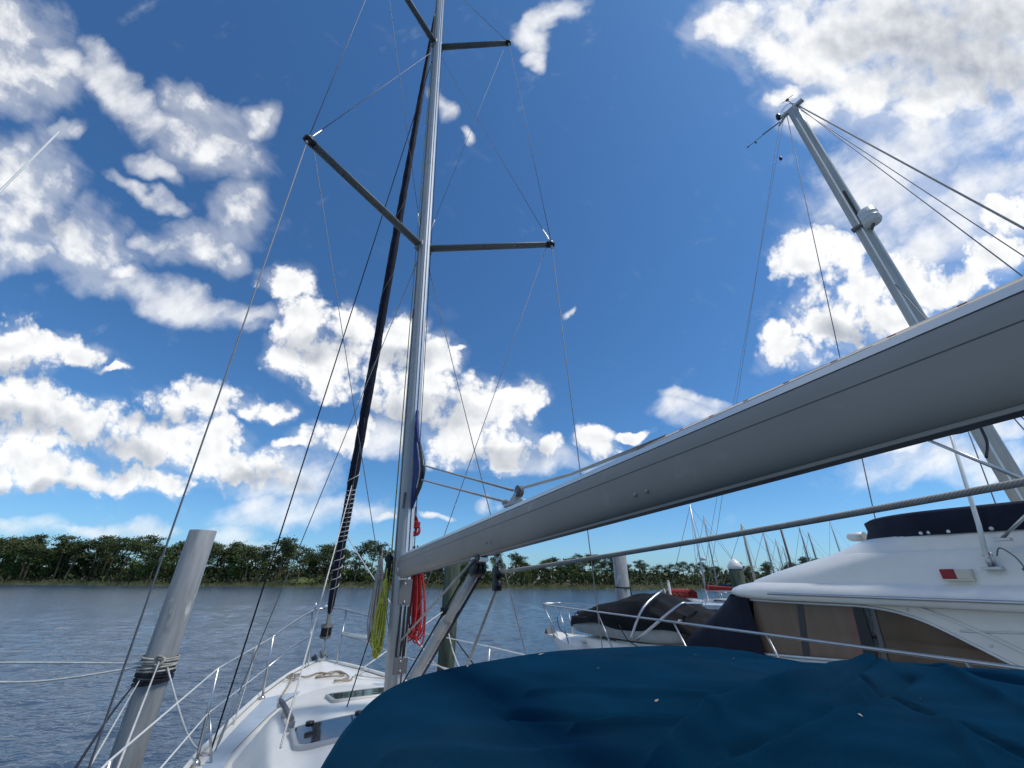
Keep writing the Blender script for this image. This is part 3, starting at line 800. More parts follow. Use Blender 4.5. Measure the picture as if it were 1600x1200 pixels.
P(MB().lathe(hs_(.30), [(.02, -.02), (.085, -.02), (.088, .0), (.05, .01), (.05, .12), (.092, .13), (.092, .145), (.03, .15), (.025, .34)], 20, hd), 'furler_drum', RUBB)
P(MB().lathe(hs_(.30), [(.04, .012), (.078, .014), (.078, .118), (.04, .12)], 16, hd), 'furling_line', BLKR)
P(MB().tube([stem - hd * .12, hs_(.30)], .018, 6), 'drum_toggle', STEEL)

# boom
BH = R(28.5)
bd = V(math.sin(BH), -math.cos(BH), 0); bn = V(bd.y, -bd.x, 0)  # bn: to port
goose = V(-.990, 3.93, 3.088)
def bm_(t, l=0, z=0): return goose + bd * t + bn * l + V(0, 0, .066 * t + z)
def bsec(t, a=.055, b=.0900, e=2.6, n=36):
    out = []
    for k in range(n):
        q = 2 * math.pi * k / n; c, s_ = math.cos(q), math.sin(q)
        out.append(bm_(t, a * math.copysign(abs(c) ** (2 / e), c), b * math.copysign(abs(s_) ** (2 / e), s_)))
    return out
boom = P(MB().loft([bsec(t) for t in (.03, .5, 1.2, 2, 3, 4, 5.2)]), 'boom', ALUB)
def bstrip(l0, l1, z0, z1, nm, mt, t0=.05, t1=5.15):
    P(MB().loft([[bm_(t, l, z) for l, z in ((l0, z0), (l1, z0), (l1, z1), (l0, z1))] for t in (t0, 2, 4, t1)], smooth=False), nm, mt, boom)
bstrip(-.020, .034, .083, .099, 'boom_track', ALUL)
bstrip(-.022, .020, -.0940, -.086, 'boom_slot', BLACK)
bstrip(.020, .0235, -.0950, -.0870, 'slot_lip', ALUB)
bstrip(.0530, .0553, .0270, .0284, 'seam_groove', RUBB)
P(MB().box(bm_(-.015, .01, 0), bd * .05, bn * .03, V(0, 0, .06), .008), 'gooseneck', ALU)
P(MB().box(mx(3.06) - FW * .125 - SB * .03, SB * .03, FW * .012, V(0, 0, .075), .004), 'gooseneck_bracket', ALUL)
for dz_ in (-.05, 0, .05): P(MB().lathe(mx(3.06 + dz_) - FW * .138 - SB * .04, [(.001, 0), (.008, 0), (.006, .005), (.001, .006)], 8, -FW), 'rivet', STEEL)
P(MB().lathe(bm_(.10, .052, -.03), [(.001, 0), (.020, 0), (.018, .010), (.001, .012)], 12, bn), 'boom_pin', STEEL)
for t in (.9, 1.9, 3.0):
    P(MB().lathe(bm_(t, .0545, -.045), [(.001, 0), (.006, 0), (.005, .003), (.001, .004)], 8, bn).lathe(bm_(t + .05, .0545, -.045), [(.001, 0), (.006, 0), (.005, .003), (.001, .004)], 8, bn), 'rivet', ALU, boom)
# outhaul car, clew lines, flecked line along the top of the boom
def tb(u_, v_):      # distance along the boom whose point stands at that bearing
    best = min(((abs((lambda q: 800 + FPX * q.dot(_r) / q.dot(_f))(bm_(t / 200, 0, .1) - CAM) - u_), t / 200) for t in range(10, 800)))
    return best[1]
tc_ = tb(806, 780)
car = P(MB().box(bm_(tc_, 0, .115), bd * .10, bn * .022, V(0, 0, .010), .006).loft([[bm_(tc_ - .06, s * .02, .12) for s in (-1, 1)] + [bm_(tc_ + .02, s * .02, .12) for s in (1, -1)], [bm_(tc_ + .0, s * .012, .165) for s in (-1, 1)] + [bm_(tc_ + .03, s * .012, .165) for s in (1, -1)]], smooth=False), 'outhaul_car', ALU)
P(MB().lathe(bm_(tc_ + .035, -.012, .17), [(.001, -.0), (.030, .0), (.022, .012), (.030, .024), (.001, .024)], 14, bn), 'sheave', RUBB, car)
clew = mx(3.95) - FW * .112 + SB * .017 + bd * .315
clew2 = mx(3.82) - FW * .112 + SB * .017 + bd * .285
P(MB().tube([clew, bm_(tc_ - .03, 0, .19)], .0068, 6), 'outhaul_line', GREYR)
P(MB().tube([clew2, bm_(tc_ - .10, 0, .145)], .0068, 6), 'outhaul_line', GREYR)
P(MB().lathe(bm_(tc_ - .11, 0, .145), [(.002, -.03), (.014, -.02), (.016, 0), (.014, .02), (.002, .03)], 8, bd), 'outhaul_knot', GREYR)
P(MB().tube([bm_(tc_ + .05, .004, .178), bm_(tc_ + .5, .01, .130), bm_(tc_ + 1.0, .012, .112), bm_(3.0, .012, .108), bm_(5.1, .012, .108)], .0072, 8), 'boom_line', FLECK)
for k in range(34):
    t = tc_ + .95 + k * .105
    if t < 5: P(MB().tube([bm_(t, .012, .108), bm_(t + .014, .012, .108)], .0076, 6), 'red_fleck', FLECKR)
# scrap of the furled mainsail showing at the mast slot: navy leech and padded clew
zc0, zc1 = 3.62, 4.62
def msl(z, w_, th):
    pf = lambda k, sg: mx(z) - FW * .112 + SB * .017 + bd * (w_ * k / 6) + bn * (sg * th + .012 * math.sin(k * 1.1 + z * 6))
    return [pf(k, 1) for k in range(7)] + [pf(k, -1) for k in range(6, -1, -1)]
SAIL = [(3.60, .04, .006), (3.68, .12, .012), (3.76, .23, .014), (3.85, .30, .014), (3.94, .31, .014), (4.06, .25, .012), (4.22, .15, .010), (4.42, .07, .008), (4.62, .01, .004)]
main_ = P(MB().loft([msl(*q) for q in SAIL]), 'furled_mainsail', BLUES)
P(MB().tube(spline([mx(z) - FW * .112 + SB * .017 + bd * (w_ + .004) for z, w_, th in SAIL[1:7]], 4), [.012 + .012 * math.sin(math.pi * k / 20) for k in range(21)], 7), 'clew_webbing', BLACK, main_)
P(MB().tube(spline([mx(z) - FW * .112 + SB * .017 + bd * (w_ * .86) + bn * .012 for z, w_, th in SAIL[2:7]], 4), .008, 6), 'clew_patch', GEL2, main_)
# rigid vang
tv_ = tb(752, 875)
v1, v0 = bm_(tv_ + .02, 0, -.12), mx(2.16) - FW * .16 + SB * .03
vd = (v1 - v0).normalized()
vang = P(MB().tube([v0, v0 + (v1 - v0) * .62], .034, 12), 'vang', ALU)
P(MB().tube([v0 + (v1 - v0) * .55, v0 + (v1 - v0) * .64, v0 + (v1 - v0) * .66], [.039, .039, .03], 12), 'vang_collar', ALU, vang)
P(MB().tube([v0 + (v1 - v0) * .60, v1 - vd * .05], .028, 12), 'vang_rod', ALU, vang)
sd_ = vd.cross(bn).normalized()
blk = MB()
for k in (-1, 0, 1):
    blk.lathe(v1 + bn * (.026 * k) - vd * .06 - sd_ * .0, [(.001, -.010), (.045, -.010), (.050, 0), (.045, .010), (.001, .010)], 14, bn)
blk.box(v1 + vd * .0 + V(0, 0, .02), bn * .03, vd * .03, sd_ * .025, .006)
P(blk, 'vang_block', BLACK, vang)
P(MB().box(bm_(tv_, 0, -.105), bd * .07, bn * .025, V(0, 0, .012), .004), 'vang_tang', ALUL)
for k, o_ in enumerate((.045, .058, -.05)):
    P(MB().tube([v1 - vd * .08 + sd_ * o_ + bn * .015 * (k - 1), v0 + sd_ * o_ * 1.3 + bn * .02 * (k - 1)], .006, 6), 'vang_tackle', BLKR, vang)
P(MB().tube([v1 - vd * .02 - sd_ * .02 + bn * .04, mx(2.52) - FW * .13 - SB * .02], .0075, 6), 'boom_guy', GREYR)
# turning block under the boom, heavy sheet led aft past the camera
tk = tb(771, 885)
kb = bm_(tk + .06, 0, -.19)
bk = P(MB().lathe(kb, [(.001, -.018), (.030, -.018), (.034, 0), (.030, .018), (.001, .018)], 14, bn).lathe(kb - V(0, 0, .055), [(.001, -.016), (.026, -.016), (.03, 0), (.026, .016), (.001, .016)], 14, bn).box(kb - V(0, 0, .028), bd * .016, bn * .021, V(0, 0, .055), .006), 'boom_block', BLACK)
P(MB().tube([bm_(tk + .05, .004, -.10), kb + V(0, 0, .03)], .004, 5).tube([bm_(tk + .075, -.004, -.10), kb + V(0, 0, .03)], .004, 5), 'shackle', STEEL, bk)
e_ = CAM + ray(1600, 741) * .86
st_ = kb + V(.02, -.02, .005)
ed = (e_ - st_)
P(MB().tube([st_ + ed * k / 14 * 1.45 - V(0, 0, .018 * 4 * (k / 14) * (1 - k / 14)) for k in range(15)], [.0085] * 15, 10, usc=2.6), 'mainsheet', GREYR)
P(MB().tube([kb - V(0, 0, .07), sb(.32, -.45, 2.0)], .008, 6), 'reef_line', GREYR)

# running rigging forward of / beside the mast
wire(boat, 'halyard', mx(12.2) + FW * .13 - SB * .05, CQp + V(-.02, -.02, .0), .0075, BLKR)
wire(boat, 'halyard', mx(15.5) + FW * .14, sb(.0, 3.72, 2.0), .005, GREYR)
wire(boat, 'halyard', mx(15.5) - SB * .085 + FW * .05, mx(2.9) - SB * .095 + FW * .05, .005, YELR)
wire(boat, 'halyard', mx(15.5) - SB * .082 + FW * .03, mx(2.6) - SB * .092 + FW * .08, .004, BLKR)
wire(boat, 'halyard', mx(15.5) + SB * .080 - FW * .05, mx(2.7) + SB * .085 - FW * .06, .004, BLKR)
wire(boat, 'halyard', mx(3.0) - SB * .10 + FW * .05, sb(-.25, .35, 1.95), .005, BLKR)
gp = hs_(1.75) + e1 * 0
wire(boat, 'jib_sheet', hs_(2.62), sb(-.80, -.75, 2.12), .007, WHITER, .05)
wire(boat, 'jib_sheet', hs_(1.78) + SB * .06, sb(.55, .45, 2.25), .007, WHITER, .03)
wire(boat, 'jib_sheet', sb(.55, .45, 2.25), sb(1.0, -1.5, 2.1), .007, WHITER, .02)
mb = MB().lathe(mx(3.16) - SB * .115 + FW * .06, [(.001, -.02), (.034, -.018), (.04, 0), (.034, .018), (.001, .02)], 14, FW)
mb.box(mx(3.09) - SB * .115 + FW * .06, SB * .024, FW * .022, V(0, 0, .085), .012)
P(mb, 'halyard_block', BLACK)
P(MB().tube([mx(3.22) - SB * .075 + FW * .06, mx(3.25) - SB * .12 + FW * .05, mx(3.2) - SB * .135 + FW * .06], .010, 6), 'block_lashing', WHITER)

# pulpit, stanchions, lifelines
def dk(l, f): return sb(l, f, dz(f) + .05)
RL_ = .64
def pt(l, f, z): return sb(l, f, z)
bowz = dz(3.3) + .03
ppA, ppB = sb(-.82, 2.25, dz(2.2) + RL_), sb(.82, 2.25, dz(2.2) + RL_)
noseL, noseR = sb(-.22, 4.0, bowz + RL_ + .10), sb(.22, 4.0, bowz + RL_ + .10)
pul = P(MB().tube(spline([ppA, sb(-.50, 3.2, bowz + RL_ + .04), noseL, sb(-.10, 4.12, bowz + RL_ + .11), sb(.10, 4.12, bowz + RL_ + .11), noseR, sb(.50, 3.2, bowz + RL_ + .04), ppB], 6), .0125, 8), 'pulpit', STEEL)
for s in (-1, 1):
    for l, f, l2, f2, zt in ((.82, 2.25, .80, 2.28, 0), (.26, 3.92, .20, 3.62, .09)):
        P(MB().tube([sb(s * l, f, dz(f) + RL_ + zt), dk(s * l2 * .98, f2)], .0125, 8).lathe(dk(s * l2 * .98, f2) - V(0, 0, .01), [(.001, 0), (.032, 0), (.03, .012), (.014, .03), (.001, .03)], 10), 'pulpit_leg', STEEL, pul)
    P(MB().tube([sb(s * .81, 2.26, dz(2.2) + .33), sb(s * .48, 3.2, bowz + .36), sb(s * .22, 3.8, bowz + .40)], .010, 8), 'pulpit_midrail', STEEL, pul)
P(MB().box(sb(.35, 3.45, bowz + .42), (SB * .25 - FW * .55).normalized() * .32, V(0, 0, .02), SB * .008, .003), 'name_board', GEL2, pul)
P(MB().lathe(sb(0, 4.1, bowz + RL_ + .12), [(.001, 0), (.07, 0), (.075, .03), (.05, .04), (.001, .045)], 14), 'bow_light', GEL2, pul)
P(MB().tube([noseL, noseL + V(0, 0, .10)], .012, 8), 'flag_socket', STEEL, pul)
for s in (-1, 1):
    st = [(1.22, .62), (1.46, -1.3), (1.56, -3.0)]
    tops = [sb(s * .82, 2.25, dz(2.2) + RL_)]; mids = [sb(s * .81, 2.26, dz(2.2) + .33)]
    for l, f in st:
        b0 = dk(s * l, f); tp = sb(s * (l + .03), f, dz(f) + RL_)
        P(MB().tube([b0, tp], .012, 8).tube([b0 + V(0, 0, .30), b0 - SB * s * .10 - FW * .07], .009, 6).lathe(b0 - V(0, 0, .02), [(.001, 0), (.032, 0), (.030, .022), (.014, .045), (.001, .045)], 10), 'stanchion', STEEL)
        tops.append(tp); mids.append(lerp(b0, tp, .5))
    P(MB().tube(tops, .0055, 6), 'lifeline', GEL2); P(MB().tube(mids, .0055, 6), 'lifeline', GEL2)
P(MB().tube(spline([sb(-.99, 1.55, 2.33), sb(-.99, 1.56, 2.15), sb(-1.0, 1.55, 1.98), sb(-1.02, 1.5, 1.70)], 4), .007, 5).lathe(sb(-.99, 1.55, 2.33), [(.012, -.10), (.02, -.05), (.018, .0), (.008, .03)], 8), 'lifeline_lashing', WHITER)

# dodger: blue canvas stretched over bows
S_ = [(470, 1400, 2.36), (484, 1300, 2.46), (497, 1240, 2.51), (511, 1200, 2.55), (533, 1158, 2.58), (562, 1114, 2.605), (600, 1081, 2.625), (645, 1060, 2.64), (700, 1045, 2.65), (780, 1030, 2.662), (860, 1018, 2.668), (950, 1012, 2.67), (1050, 1009, 2.672), (1130, 1013, 2.665), (1180, 1026, 2.655), (1250, 1034, 2.66), (1330, 1037, 2.682), (1400, 1034, 2.71), (1480, 1041, 2.715), (1600, 1047, 2.73), (1720, 1056, 2.74), (1900, 1090, 2.74)]
SP = spline([atZ(a, b, z) for a, b, z in S_], 13)
nS = len(SP)
A0_, A1_ = V(.12, -.30, 2.50), V(2.15, .75, 2.74)
def seg(p, a, b):
    ab = b - a; t = max(0, min(1, (p - a).dot(ab) / ab.length_squared)); return (p - (a + ab * t)).length, t
def fold(p):
    up = dn_ = sm = 0.0; q = V(p.x, p.y, 0)
    for A_, B_ in SEAMS:     # sewn seams: a flat raised lap, 12 mm wide
        d, t = seg(q, A_, B_)
        if d < .02: sm = max(sm, .0035 / (1 + math.exp((d - .007) / .0016)))
    for (ax, ay, bx, by, w_, am, fade) in FOLDS:
        d, t = seg(q, V(ax, ay, 0), V(bx, by, 0))
        e = am * math.exp(-(d / w_) ** 2) * (1 - fade * t)
        up = max(up, e); dn_ = min(dn_, e)
    return (up + dn_) * 1.1 + sm
def G(a, b, z=2.68):
    p = atZ(a, b, z); return (p.x, p.y)
FOLDS = [(*G(1395, 1040), *G(1110, 1112), 0.034, 0.0459, .0), (*G(1110, 1112), *G(960, 1215), 0.028, 0.0367, .3), (*G(1395, 1044), *G(1250, 1130), 0.031, 0.0275, .6),
         (*G(930, 1018), *G(1290, 1068), 0.009, -0.0058, .3), (*G(800, 1100), *G(1040, 1112), 0.019, -0.0230, .0), (*G(830, 1075), *G(1100, 1082), 0.022, 0.0138, .0),
         (*G(900, 1120), *G(1120, 1118), 0.014, 0.0184, .0), (*G(1350, 1070), *G(1640, 1180), 0.012, -0.0275, .0), (*G(1420, 1050), *G(1640, 1100), 0.019, -0.0230, .0), (*G(1440, 1045), *G(1640, 1130), 0.022, 0.0184, .0),
         (*G(1150, 1150), *G(1420, 1065), 0.025, -0.0275, .2), (*G(620, 1130), *G(900, 1150), 0.037, 0.0138, .0), (*G(1100, 1190), *G(1340, 1110), 0.022, 0.0230, .0), (*G(1480, 1120), *G(1560, 1210), 0.019, 0.0184, .0)]
SEAMS = []
for pl_ in (((935, 1019), (1040, 1030), (1150, 1047), (1270, 1066), (1400, 1100), (1500, 1140), (1600, 1190)), ((700, 1049), (760, 1080), (830, 1125), (905, 1192)), ((1345, 1072), (1430, 1108), (1520, 1146), (1600, 1170))):
    q_ = [V(*G(*p), 0) for p in pl_]
    q_ = spline(q_, 3); SEAMS += list(zip(q_, q_[1:]))
rows = []
NJ = 250
cen = V(.9, 1.4, 0)
for i, p in enumerate(SP):
    a = SP[max(0, i - 1)]; b = SP[min(nS - 1, i + 1)]
    tn = (b - a); tn.z = 0; tn.normalize(); out = V(-tn.y, tn.x, 0)
    if out.dot(V(p.x, p.y, 0) - cen) < 0: out = -out
    q = A0_ + (A1_ - A0_) * (i / (nS - 1))
    r_ = [p + out * o_ - V(0, 0, d_) for o_, d_ in ((.10, .75), (.10, .45), (.085, .22), (.06, .095), (.03, .03))]
    for j in range(NJ + 1):
        t = (j / NJ) ** 1.25
        c = lerp(p, q, t); c.z += .045 * math.sin(math.pi * min(1, t * 1.1)) * (1 - t)
        c.z += fold(c) * min(1, (t * 9) ** 1.5)
        c.z += (.0030 * math.sin(c.x * 9 + c.y * 4) + .0035 * math.sin(c.x * 5 - c.y * 17 + 2 * math.sin(c.x * 4)) + .0022 * math.sin(c.x * 21 + c.y * 25 + 3 * math.sin(c.y * 5))) * min(1, t * 6)
        r_.append(c)
    rows.append(r_)
dod = P(MB().grid(rows), 'dodger', NAVY)
P(MB().tube([p + V(0, 0, 0) - V(0, 0, .72) for p in SP], .011, 6), 'dodger_frame', STEEL, dod)
def ontop(a, b):
    """canvas height under a sight line"""
    best = None
    d = ray(a, b)
    for r_ in rows[::2]:
        for c in r_[5::4]:
            w_ = c - CAM; s = w_.dot(d) / d.length_squared; e = (w_ - d * s).length / w_.length
            if best is None or e < best[0]: best = (e, c)
    return best[1]
for k, (a, b, w_) in enumerate(((847, 1026, .016), (731, 1044, .010), (1086, 1023, .009), (1150, 1033, .010), (938, 1050, .008), (1025, 1091, .009), (1347, 1128, .008), (1440, 1095, .006))):
    c = ontop(a, b) + V(0, 0, .004); ang = k * 1.3
    mb = MB(); ux, uy = V(math.cos(ang), math.sin(ang), .1) * w_, V(-math.sin(ang), math.cos(ang), .05) * w_ * .5
    mb.loft([[c - ux + V(0, 0, .000), c - ux * .9 + V(0, 0, .001)], [c - ux * .3 - uy, c - ux * .3 + uy + V(0, 0, .002)], [c + ux * .4 - uy * .8 + V(0, 0, .003), c + ux * .4 + uy * .8 + V(0, 0, .003)], [c + ux + V(0, 0, .002), c + ux * .95 + V(0, 0, .002)]], closed=False, caps=False)
    o = mb.build('dry_leaf', LEAFD, fix=False)
    tag(o, ['large pale dry leaf on the front edge of the blue canvas', 'pale dry leaf on the canvas front edge just right of the mast', 'tiny pale leaf scrap on the canvas before the dark windscreen cover', 'pale leaf scrap on the blue canvas below the end of the dark windscreen cover', 'small leaf scrap in the middle of the dark blue canvas', 'small leaf scrap lower down on the dark blue canvas left of the long fold', 'small leaf scrap on the teal canvas right of the long fold', 'tiny leaf speck on the canvas near its right end'][k], 'leaf', 'dry leaves on the blue canvas')
# whip antenna at the port rail, upper end in view
t1, t0 = CAM + ray(92, 206) * 2.3, CAM + ray(0, 299) * 2.05
dn = (t0 - t1).normalized()
P(MB().tube([t1 + dn * 2.2, t1 + dn * 1.0, t1], [.010, .007, .004], 8), 'whip_antenna', GEL2)

# coils of line hung on the mast (things of their own)
def coil(name, label, top, length, width, n, r_, mt, seed, wrap=.18, dirn=SB, group='coiled lines hung on the mast'):
    random.seed(seed)
    o = thing(name, label, 'rope coil', top - V(0, 0, length), group)
    mb = MB(); side = Vector(dirn); dep = FW
    for k in range(n):
        w_ = width * random.uniform(.35, 1.0); l_ = length * random.uniform(.86, 1.02); ox = side * random.uniform(-.25, .25) * width + dep * random.uniform(-.4, .4) * width
        pts = []
        for q in range(22):
            a = 2 * math.pi * q / 22
            sx = math.sin(a); y = (1 - math.cos(a)) / 2
            wd = w_ * (.35 + .65 * y ** 1.5)
            pts.append(top + ox * (.3 + y) + side * (sx * wd * .5) + dep * (math.sin(a + k) * .012) - V(0, 0, y * l_))
        mb.tube(pts, r_, 6, closed=True)
    mb.build('loops', mt, o)
    mb = MB()
    for k in range(4):
        zc = top - V(0, 0, length * wrap + k * r_ * 2.0)
        mb.tube([zc + side * math.cos(a) * width * .36 + dep * math.sin(a) * width * .36 for a in [2 * math.pi * q / 14 for q in range(14)]], r_ * 1.05, 6, closed=True)
    mb.tube(spline([top - V(0, 0, length * wrap), top + V(0, 0, .03), top + V(0, 0, .09)], 5), r_, 6)
    mb.build('wrap', mt, o)
    return o
def mside(u_, v_, Y): return atY(u_, v_, Y)
coil('rope_coil', 'big red rope coil hanging below the boom on the right of the mast', mside(651, 868, 4.12), mside(651, 868, 4.12).z - mside(644, 1004, 4.12).z, .27, 19, .0072, REDR, 1, .04, V(1, 0, 0))
coil('rope_coil', 'small red rope coil hung above the boom on the right of the mast', mside(648, 806, 4.15), mside(648, 806, 4.15).z - mside(645, 838, 4.15).z, .16, 7, .0072, REDR, 2, .35, V(1, 0, 0))
coil('rope_coil', 'yellow rope coil hanging on the left of the mast', mside(603, 905, 3.95), mside(603, 905, 3.95).z - mside(588, 1030, 3.95).z, .105, 10, .0060, YELR, 3, .25, V(1, 0, 0))
coil('rope_coil', 'long grey rope coil hanging beyond the yellow coil on the mast', mside(596, 872, 4.25), mside(596, 872, 4.25).z - mside(585, 1005, 4.25).z, .11, 14, .0062, GREYR, 4, .2, V(1, 0, 0))
# loose lines lying on the foredeck
def decklay(pts, r_=.011): return MB().tube(spline([sb(l, f, dz(f) + .09 + (.02 if i % 3 == 0 else 0)) for i, (l, f) in enumerate(pts)], 6), r_, 6)
tag(decklay([(-.42, 2.9), (-.30, 2.85), (-.12, 3.0), (-.02, 2.8), (.10, 3.0), (.16, 2.75), (.0, 2.65), (-.18, 2.78), (-.05, 2.92), (.12, 2.88), (.2, 2.6), (.05, 2.5), (.0, 2.42), (.18, 2.45), (.25, 2.6)]).build('dock_line', TANR), 'tan dock line lying in loose loops on the white foredeck', 'rope')
tag(decklay([(.42, 2.95), (.40, 2.8), (.30, 2.7), (.36, 2.5), (.5, 2.45), (.62, 2.35)]).build('dock_line', WHITER), 'short pale line trailing from the right foredeck cleat', 'rope')
tag(decklay([(-.42, 2.9), (-.48, 2.95), (-.40, 3.02), (-.36, 2.9), (-.46, 2.84), (-.52, 2.94), (-.44, 2.98), (-.5, 2.6), (-.58, 2.2), (-.62, 1.95)]).build('dock_line', TANR), 'tan line made fast round the left foredeck cleat', 'rope')

# ------------------------------------------------------------------ mooring piles
def pile(label, x, y, r_, ztop, mt, group, cap=None, ln=0.0, n=28, name='mooring_pile'):
    o = thing(name, label, 'pile', (x, y, -1.5), group)
    c = lambda z: V(x + ln * (z - ztop), y, z)
    MB().loft([[c(z) + V(math.cos(a) * q, math.sin(a) * q, 0) for a in [2 * math.pi * k / n for k in range(n)]] for z, q in ((-1.5, r_), (0, r_), (1, r_), (ztop - .006, r_), (ztop, r_ * .97), (ztop, r_ * .87), (ztop - .03, r_ * .86))]).build('shaft', mt, o)
    if cap: MB().lathe(c(ztop), [(r_ * 1.06, -.12), (r_ * 1.06, 0.0), (r_ * .7, .14), (r_ * .25, .24), (.01, .27)], 20).build('cap', cap, o)
    return o
pl = atY(318, 829, 5.15)
pile('thick pale grey sleeved pile at far left with lines tied round it', pl.x, pl.y, .140, pl.z, PVC, 'mooring piles')
pr_ = atY(967, 866, 13.0)
pile('pale grey sleeved pile beyond the covered dinghy', pr_.x, pr_.y, .205, pr_.z, PVC, 'mooring piles')
o = MB(); zb = atY(972, 917, 13).z
tag(o.tube([V(pr_.x, pr_.y, zb + .02 * math.sin(a)) + V(math.cos(a), math.sin(a), 0) * .215 for a in [2 * math.pi * k / 18 for k in range(18)]], .018, 6, closed=True).tube(spline([V(pr_.x + .21, pr_.y - .05, zb), V(pr_.x + .24, pr_.y - .08, zb - .4), V(pr_.x + .22, pr_.y - .06, zb - 1.0)], 5), .016, 6).build('mooring_rope', BLKR), 'dark rope ring round the pale pile beyond the dinghy', 'rope')
pg = atY(708, 872, 8.4)
pile('dark green weathered timber pile behind the boom and vang', pg.x, pg.y, .15, pg.z + .0, WOOD, 'mooring piles')
pc = atY(1148, 884, 17.0)
pile('dark timber pile with a white pointed cap beyond the motor yacht', pc.x, pc.y, .25, pc.z, WOOD, 'mooring piles', GEL)
# lashings on the left pile
zt = atY(250, 1042, 5.1).z
def ringp(z, r_, n=24, tilt=.0, ph=0): return [V(pl.x, pl.y, z) + V(math.cos(a) * r_, math.sin(a) * r_, tilt * math.cos(a + ph)) for a in [2 * math.pi * k / n for k in range(n)]]
mb = MB()
for k in range(5): mb.tube(ringp(zt + .085 - k * .028, .163 + .004 * (k % 2), tilt=.012 * ((k * 7) % 3 - 1), ph=k), .0105, 6, closed=True)
kn = V(pl.x, pl.y, zt + .06) + (CAM - pl).normalized() * .17; kn.z = zt + .06
mb.tube(spline([kn + V(-.06, 0, .02), kn + V(-.01, -.02, .05), kn + V(.05, 0, .02), kn + V(.02, -.02, -.03), kn + V(-.04, -.01, -.01), kn + V(-.02, -.02, .05)], 5), .013, 6)
tag(mb.build('mooring_rope', LASH), 'white dock lines wrapped round the left pile', 'rope', 'lines on the left pile')
mb = MB()
for k in range(4): mb.tube(ringp(zt - .055 - k * .026, .161, tilt=.015 * (k % 2), ph=k * 2), .013, 6, closed=True)
tag(mb.build('mooring_rope', BLKR), 'black dock line wrapped round the left pile under the white one', 'rope', 'lines on the left pile')
sideL = V(pl.x - .15, pl.y - .06, zt)
def rope(pts, r_, mt, label, group='dock lines in the water berth'):
    tag(MB().tube(spline(pts, 8), r_, 6).build('dock_line', mt), label, 'rope', group)
a_ = atY(-120, 1036, 4.6); b__ = atY(-120, 1062, 4.4)
rope([sideL + V(0, 0, .03), lerp(sideL, a_, .5) + V(0, 0, .02), a_], .009, WHITER, 'upper white line running from the left pile out of the left edge')
rope([sideL + V(0, 0, .0), lerp(sideL, b__, .5) - V(0, 0, .07), b__], .009, WHITER, 'lower sagging white line running from the left pile out of the left edge')
kz = kn - V(0, 0, .0)
rope([kz, lerp(kz, atY(178, 1215, 2.9), .5), atY(178, 1215, 2.9)], .0075, WHITER, 'taut white line leading from the pile knot down towards the boat')
rope([sideL - V(-.03, 0, .12), lerp(sideL, atY(108, 1215, 2.7), .5) - V(0, 0, .05), atY(108, 1215, 2.7)], .008, BLKR, 'taut black line leading down from the left pile')
rope([V(pl.x - .02, pl.y - .16, zt - .10), lerp(V(pl.x - .02, pl.y - .16, zt - .1), atY(130, 1215, 2.8), .5), atY(130, 1215, 2.8)], .006, WHITER, 'thin pale line between the black line and the taut white line')
q0 = V(pl.x + .15, pl.y - .06, zt)
rope([q0, atY(283, 1120, 4.6), atY(300, 1160, 4.3), atY(320, 1176, 4.1), CQp + V(0, 0, .02)], .008, WHITER, 'slack white line drooping from the left pile to the boat side')
pgz = lambda z: V(pg.x - .1, pg.y - .13, z)
rope([sb(.42, 2.9, 1.85), lerp(sb(.42, 2.9, 1.85), pgz(2.45), .5), pgz(2.45)], .011, WHITER, 'white line rising from the foredeck cleat to the timber pile')
rope([pgz(2.3), lerp(pgz(2.3), sb(1.2, .2, 1.9), .5), sb(1.2, .2, 1.9)], .009, BLKR, 'black line leading down right from the timber pile')
rope([pgz(2.2) + V(.1, 0, 0), lerp(pgz(2.2), sb(1.1, .6, 1.85), .5), sb(1.1, .6, 1.85)], .009, WHITER, 'white line leading down from the timber pile behind the vang')
mb = MB()
for k in range(4): mb.tube([V(pg.x, pg.y, 2.5 - k * .03) + V(math.cos(a), math.sin(a), 0) * .163 for a in [2 * math.pi * q / 20 for q in range(20)]], .013, 6, closed=True)
tag(mb.build('mooring_rope', BLKR), 'black line lashed round the dark timber pile', 'rope')

# ------------------------------------------------------------------ motor yacht in the next berth
YO = V(1.2, 10.6, 0); YA, YS = V(.5, -.866, 0), V(.866, .5, 0)      # aft, starboard
def yt(t, l, z): return YO + YA * t + YS * l + V(0, 0, z)
yb = thing('motor_yacht', 'white motor yacht with dark flybridge cover and curtained side windows in the next berth', 'motor yacht', yt(5, 0, 0))
def Y(mb, name, mt, parent=None, label=None):
    o = mb.build(name, mt, yb, parent)
    if label: o['label'] = label
    return o
def yhb(t): return min(1.95, .48 + .151 * t) * min(1, (max(0, t + .25) / 1.1) ** .5)
def yzd(t): return 1.74 + .008 * max(0, 3 - t) ** 2
ts = [-.22, -.1, .1, .4, .9, 1.6, 2.5, 3.6, 5, 6.5, 8, 9.6]
rows = []
for t in ts:
    b, d = yhb(t), yzd(t); fl = max(0, (4 - t) / 4)
    half = [(b, d + .06), (b + .02, d - .05), (b + .02, d - .12), (b * (.95 - .25 * fl), d * .6), (b * (.85 - .5 * fl), .3), (b * (.5 - .3 * fl), -.3)]
    tt = lambda z: t + fl * .9 * max(0, 1 - z / d)
    rows.append([yt(tt(z), -x, z) for x, z in half] + [yt(tt(-.5), 0, -.5)] + [yt(tt(z), x, z) for x, z in reversed(half)])
Y(MB().loft(rows, closed=False, caps=False).slab([yt(9.6, -1.9, 1.8), yt(9.6, 1.9, 1.8), yt(9.6, 1.2, -.3), yt(9.6, -1.2, -.3)], YA * -.04), 'hull', GEL)
rows = []
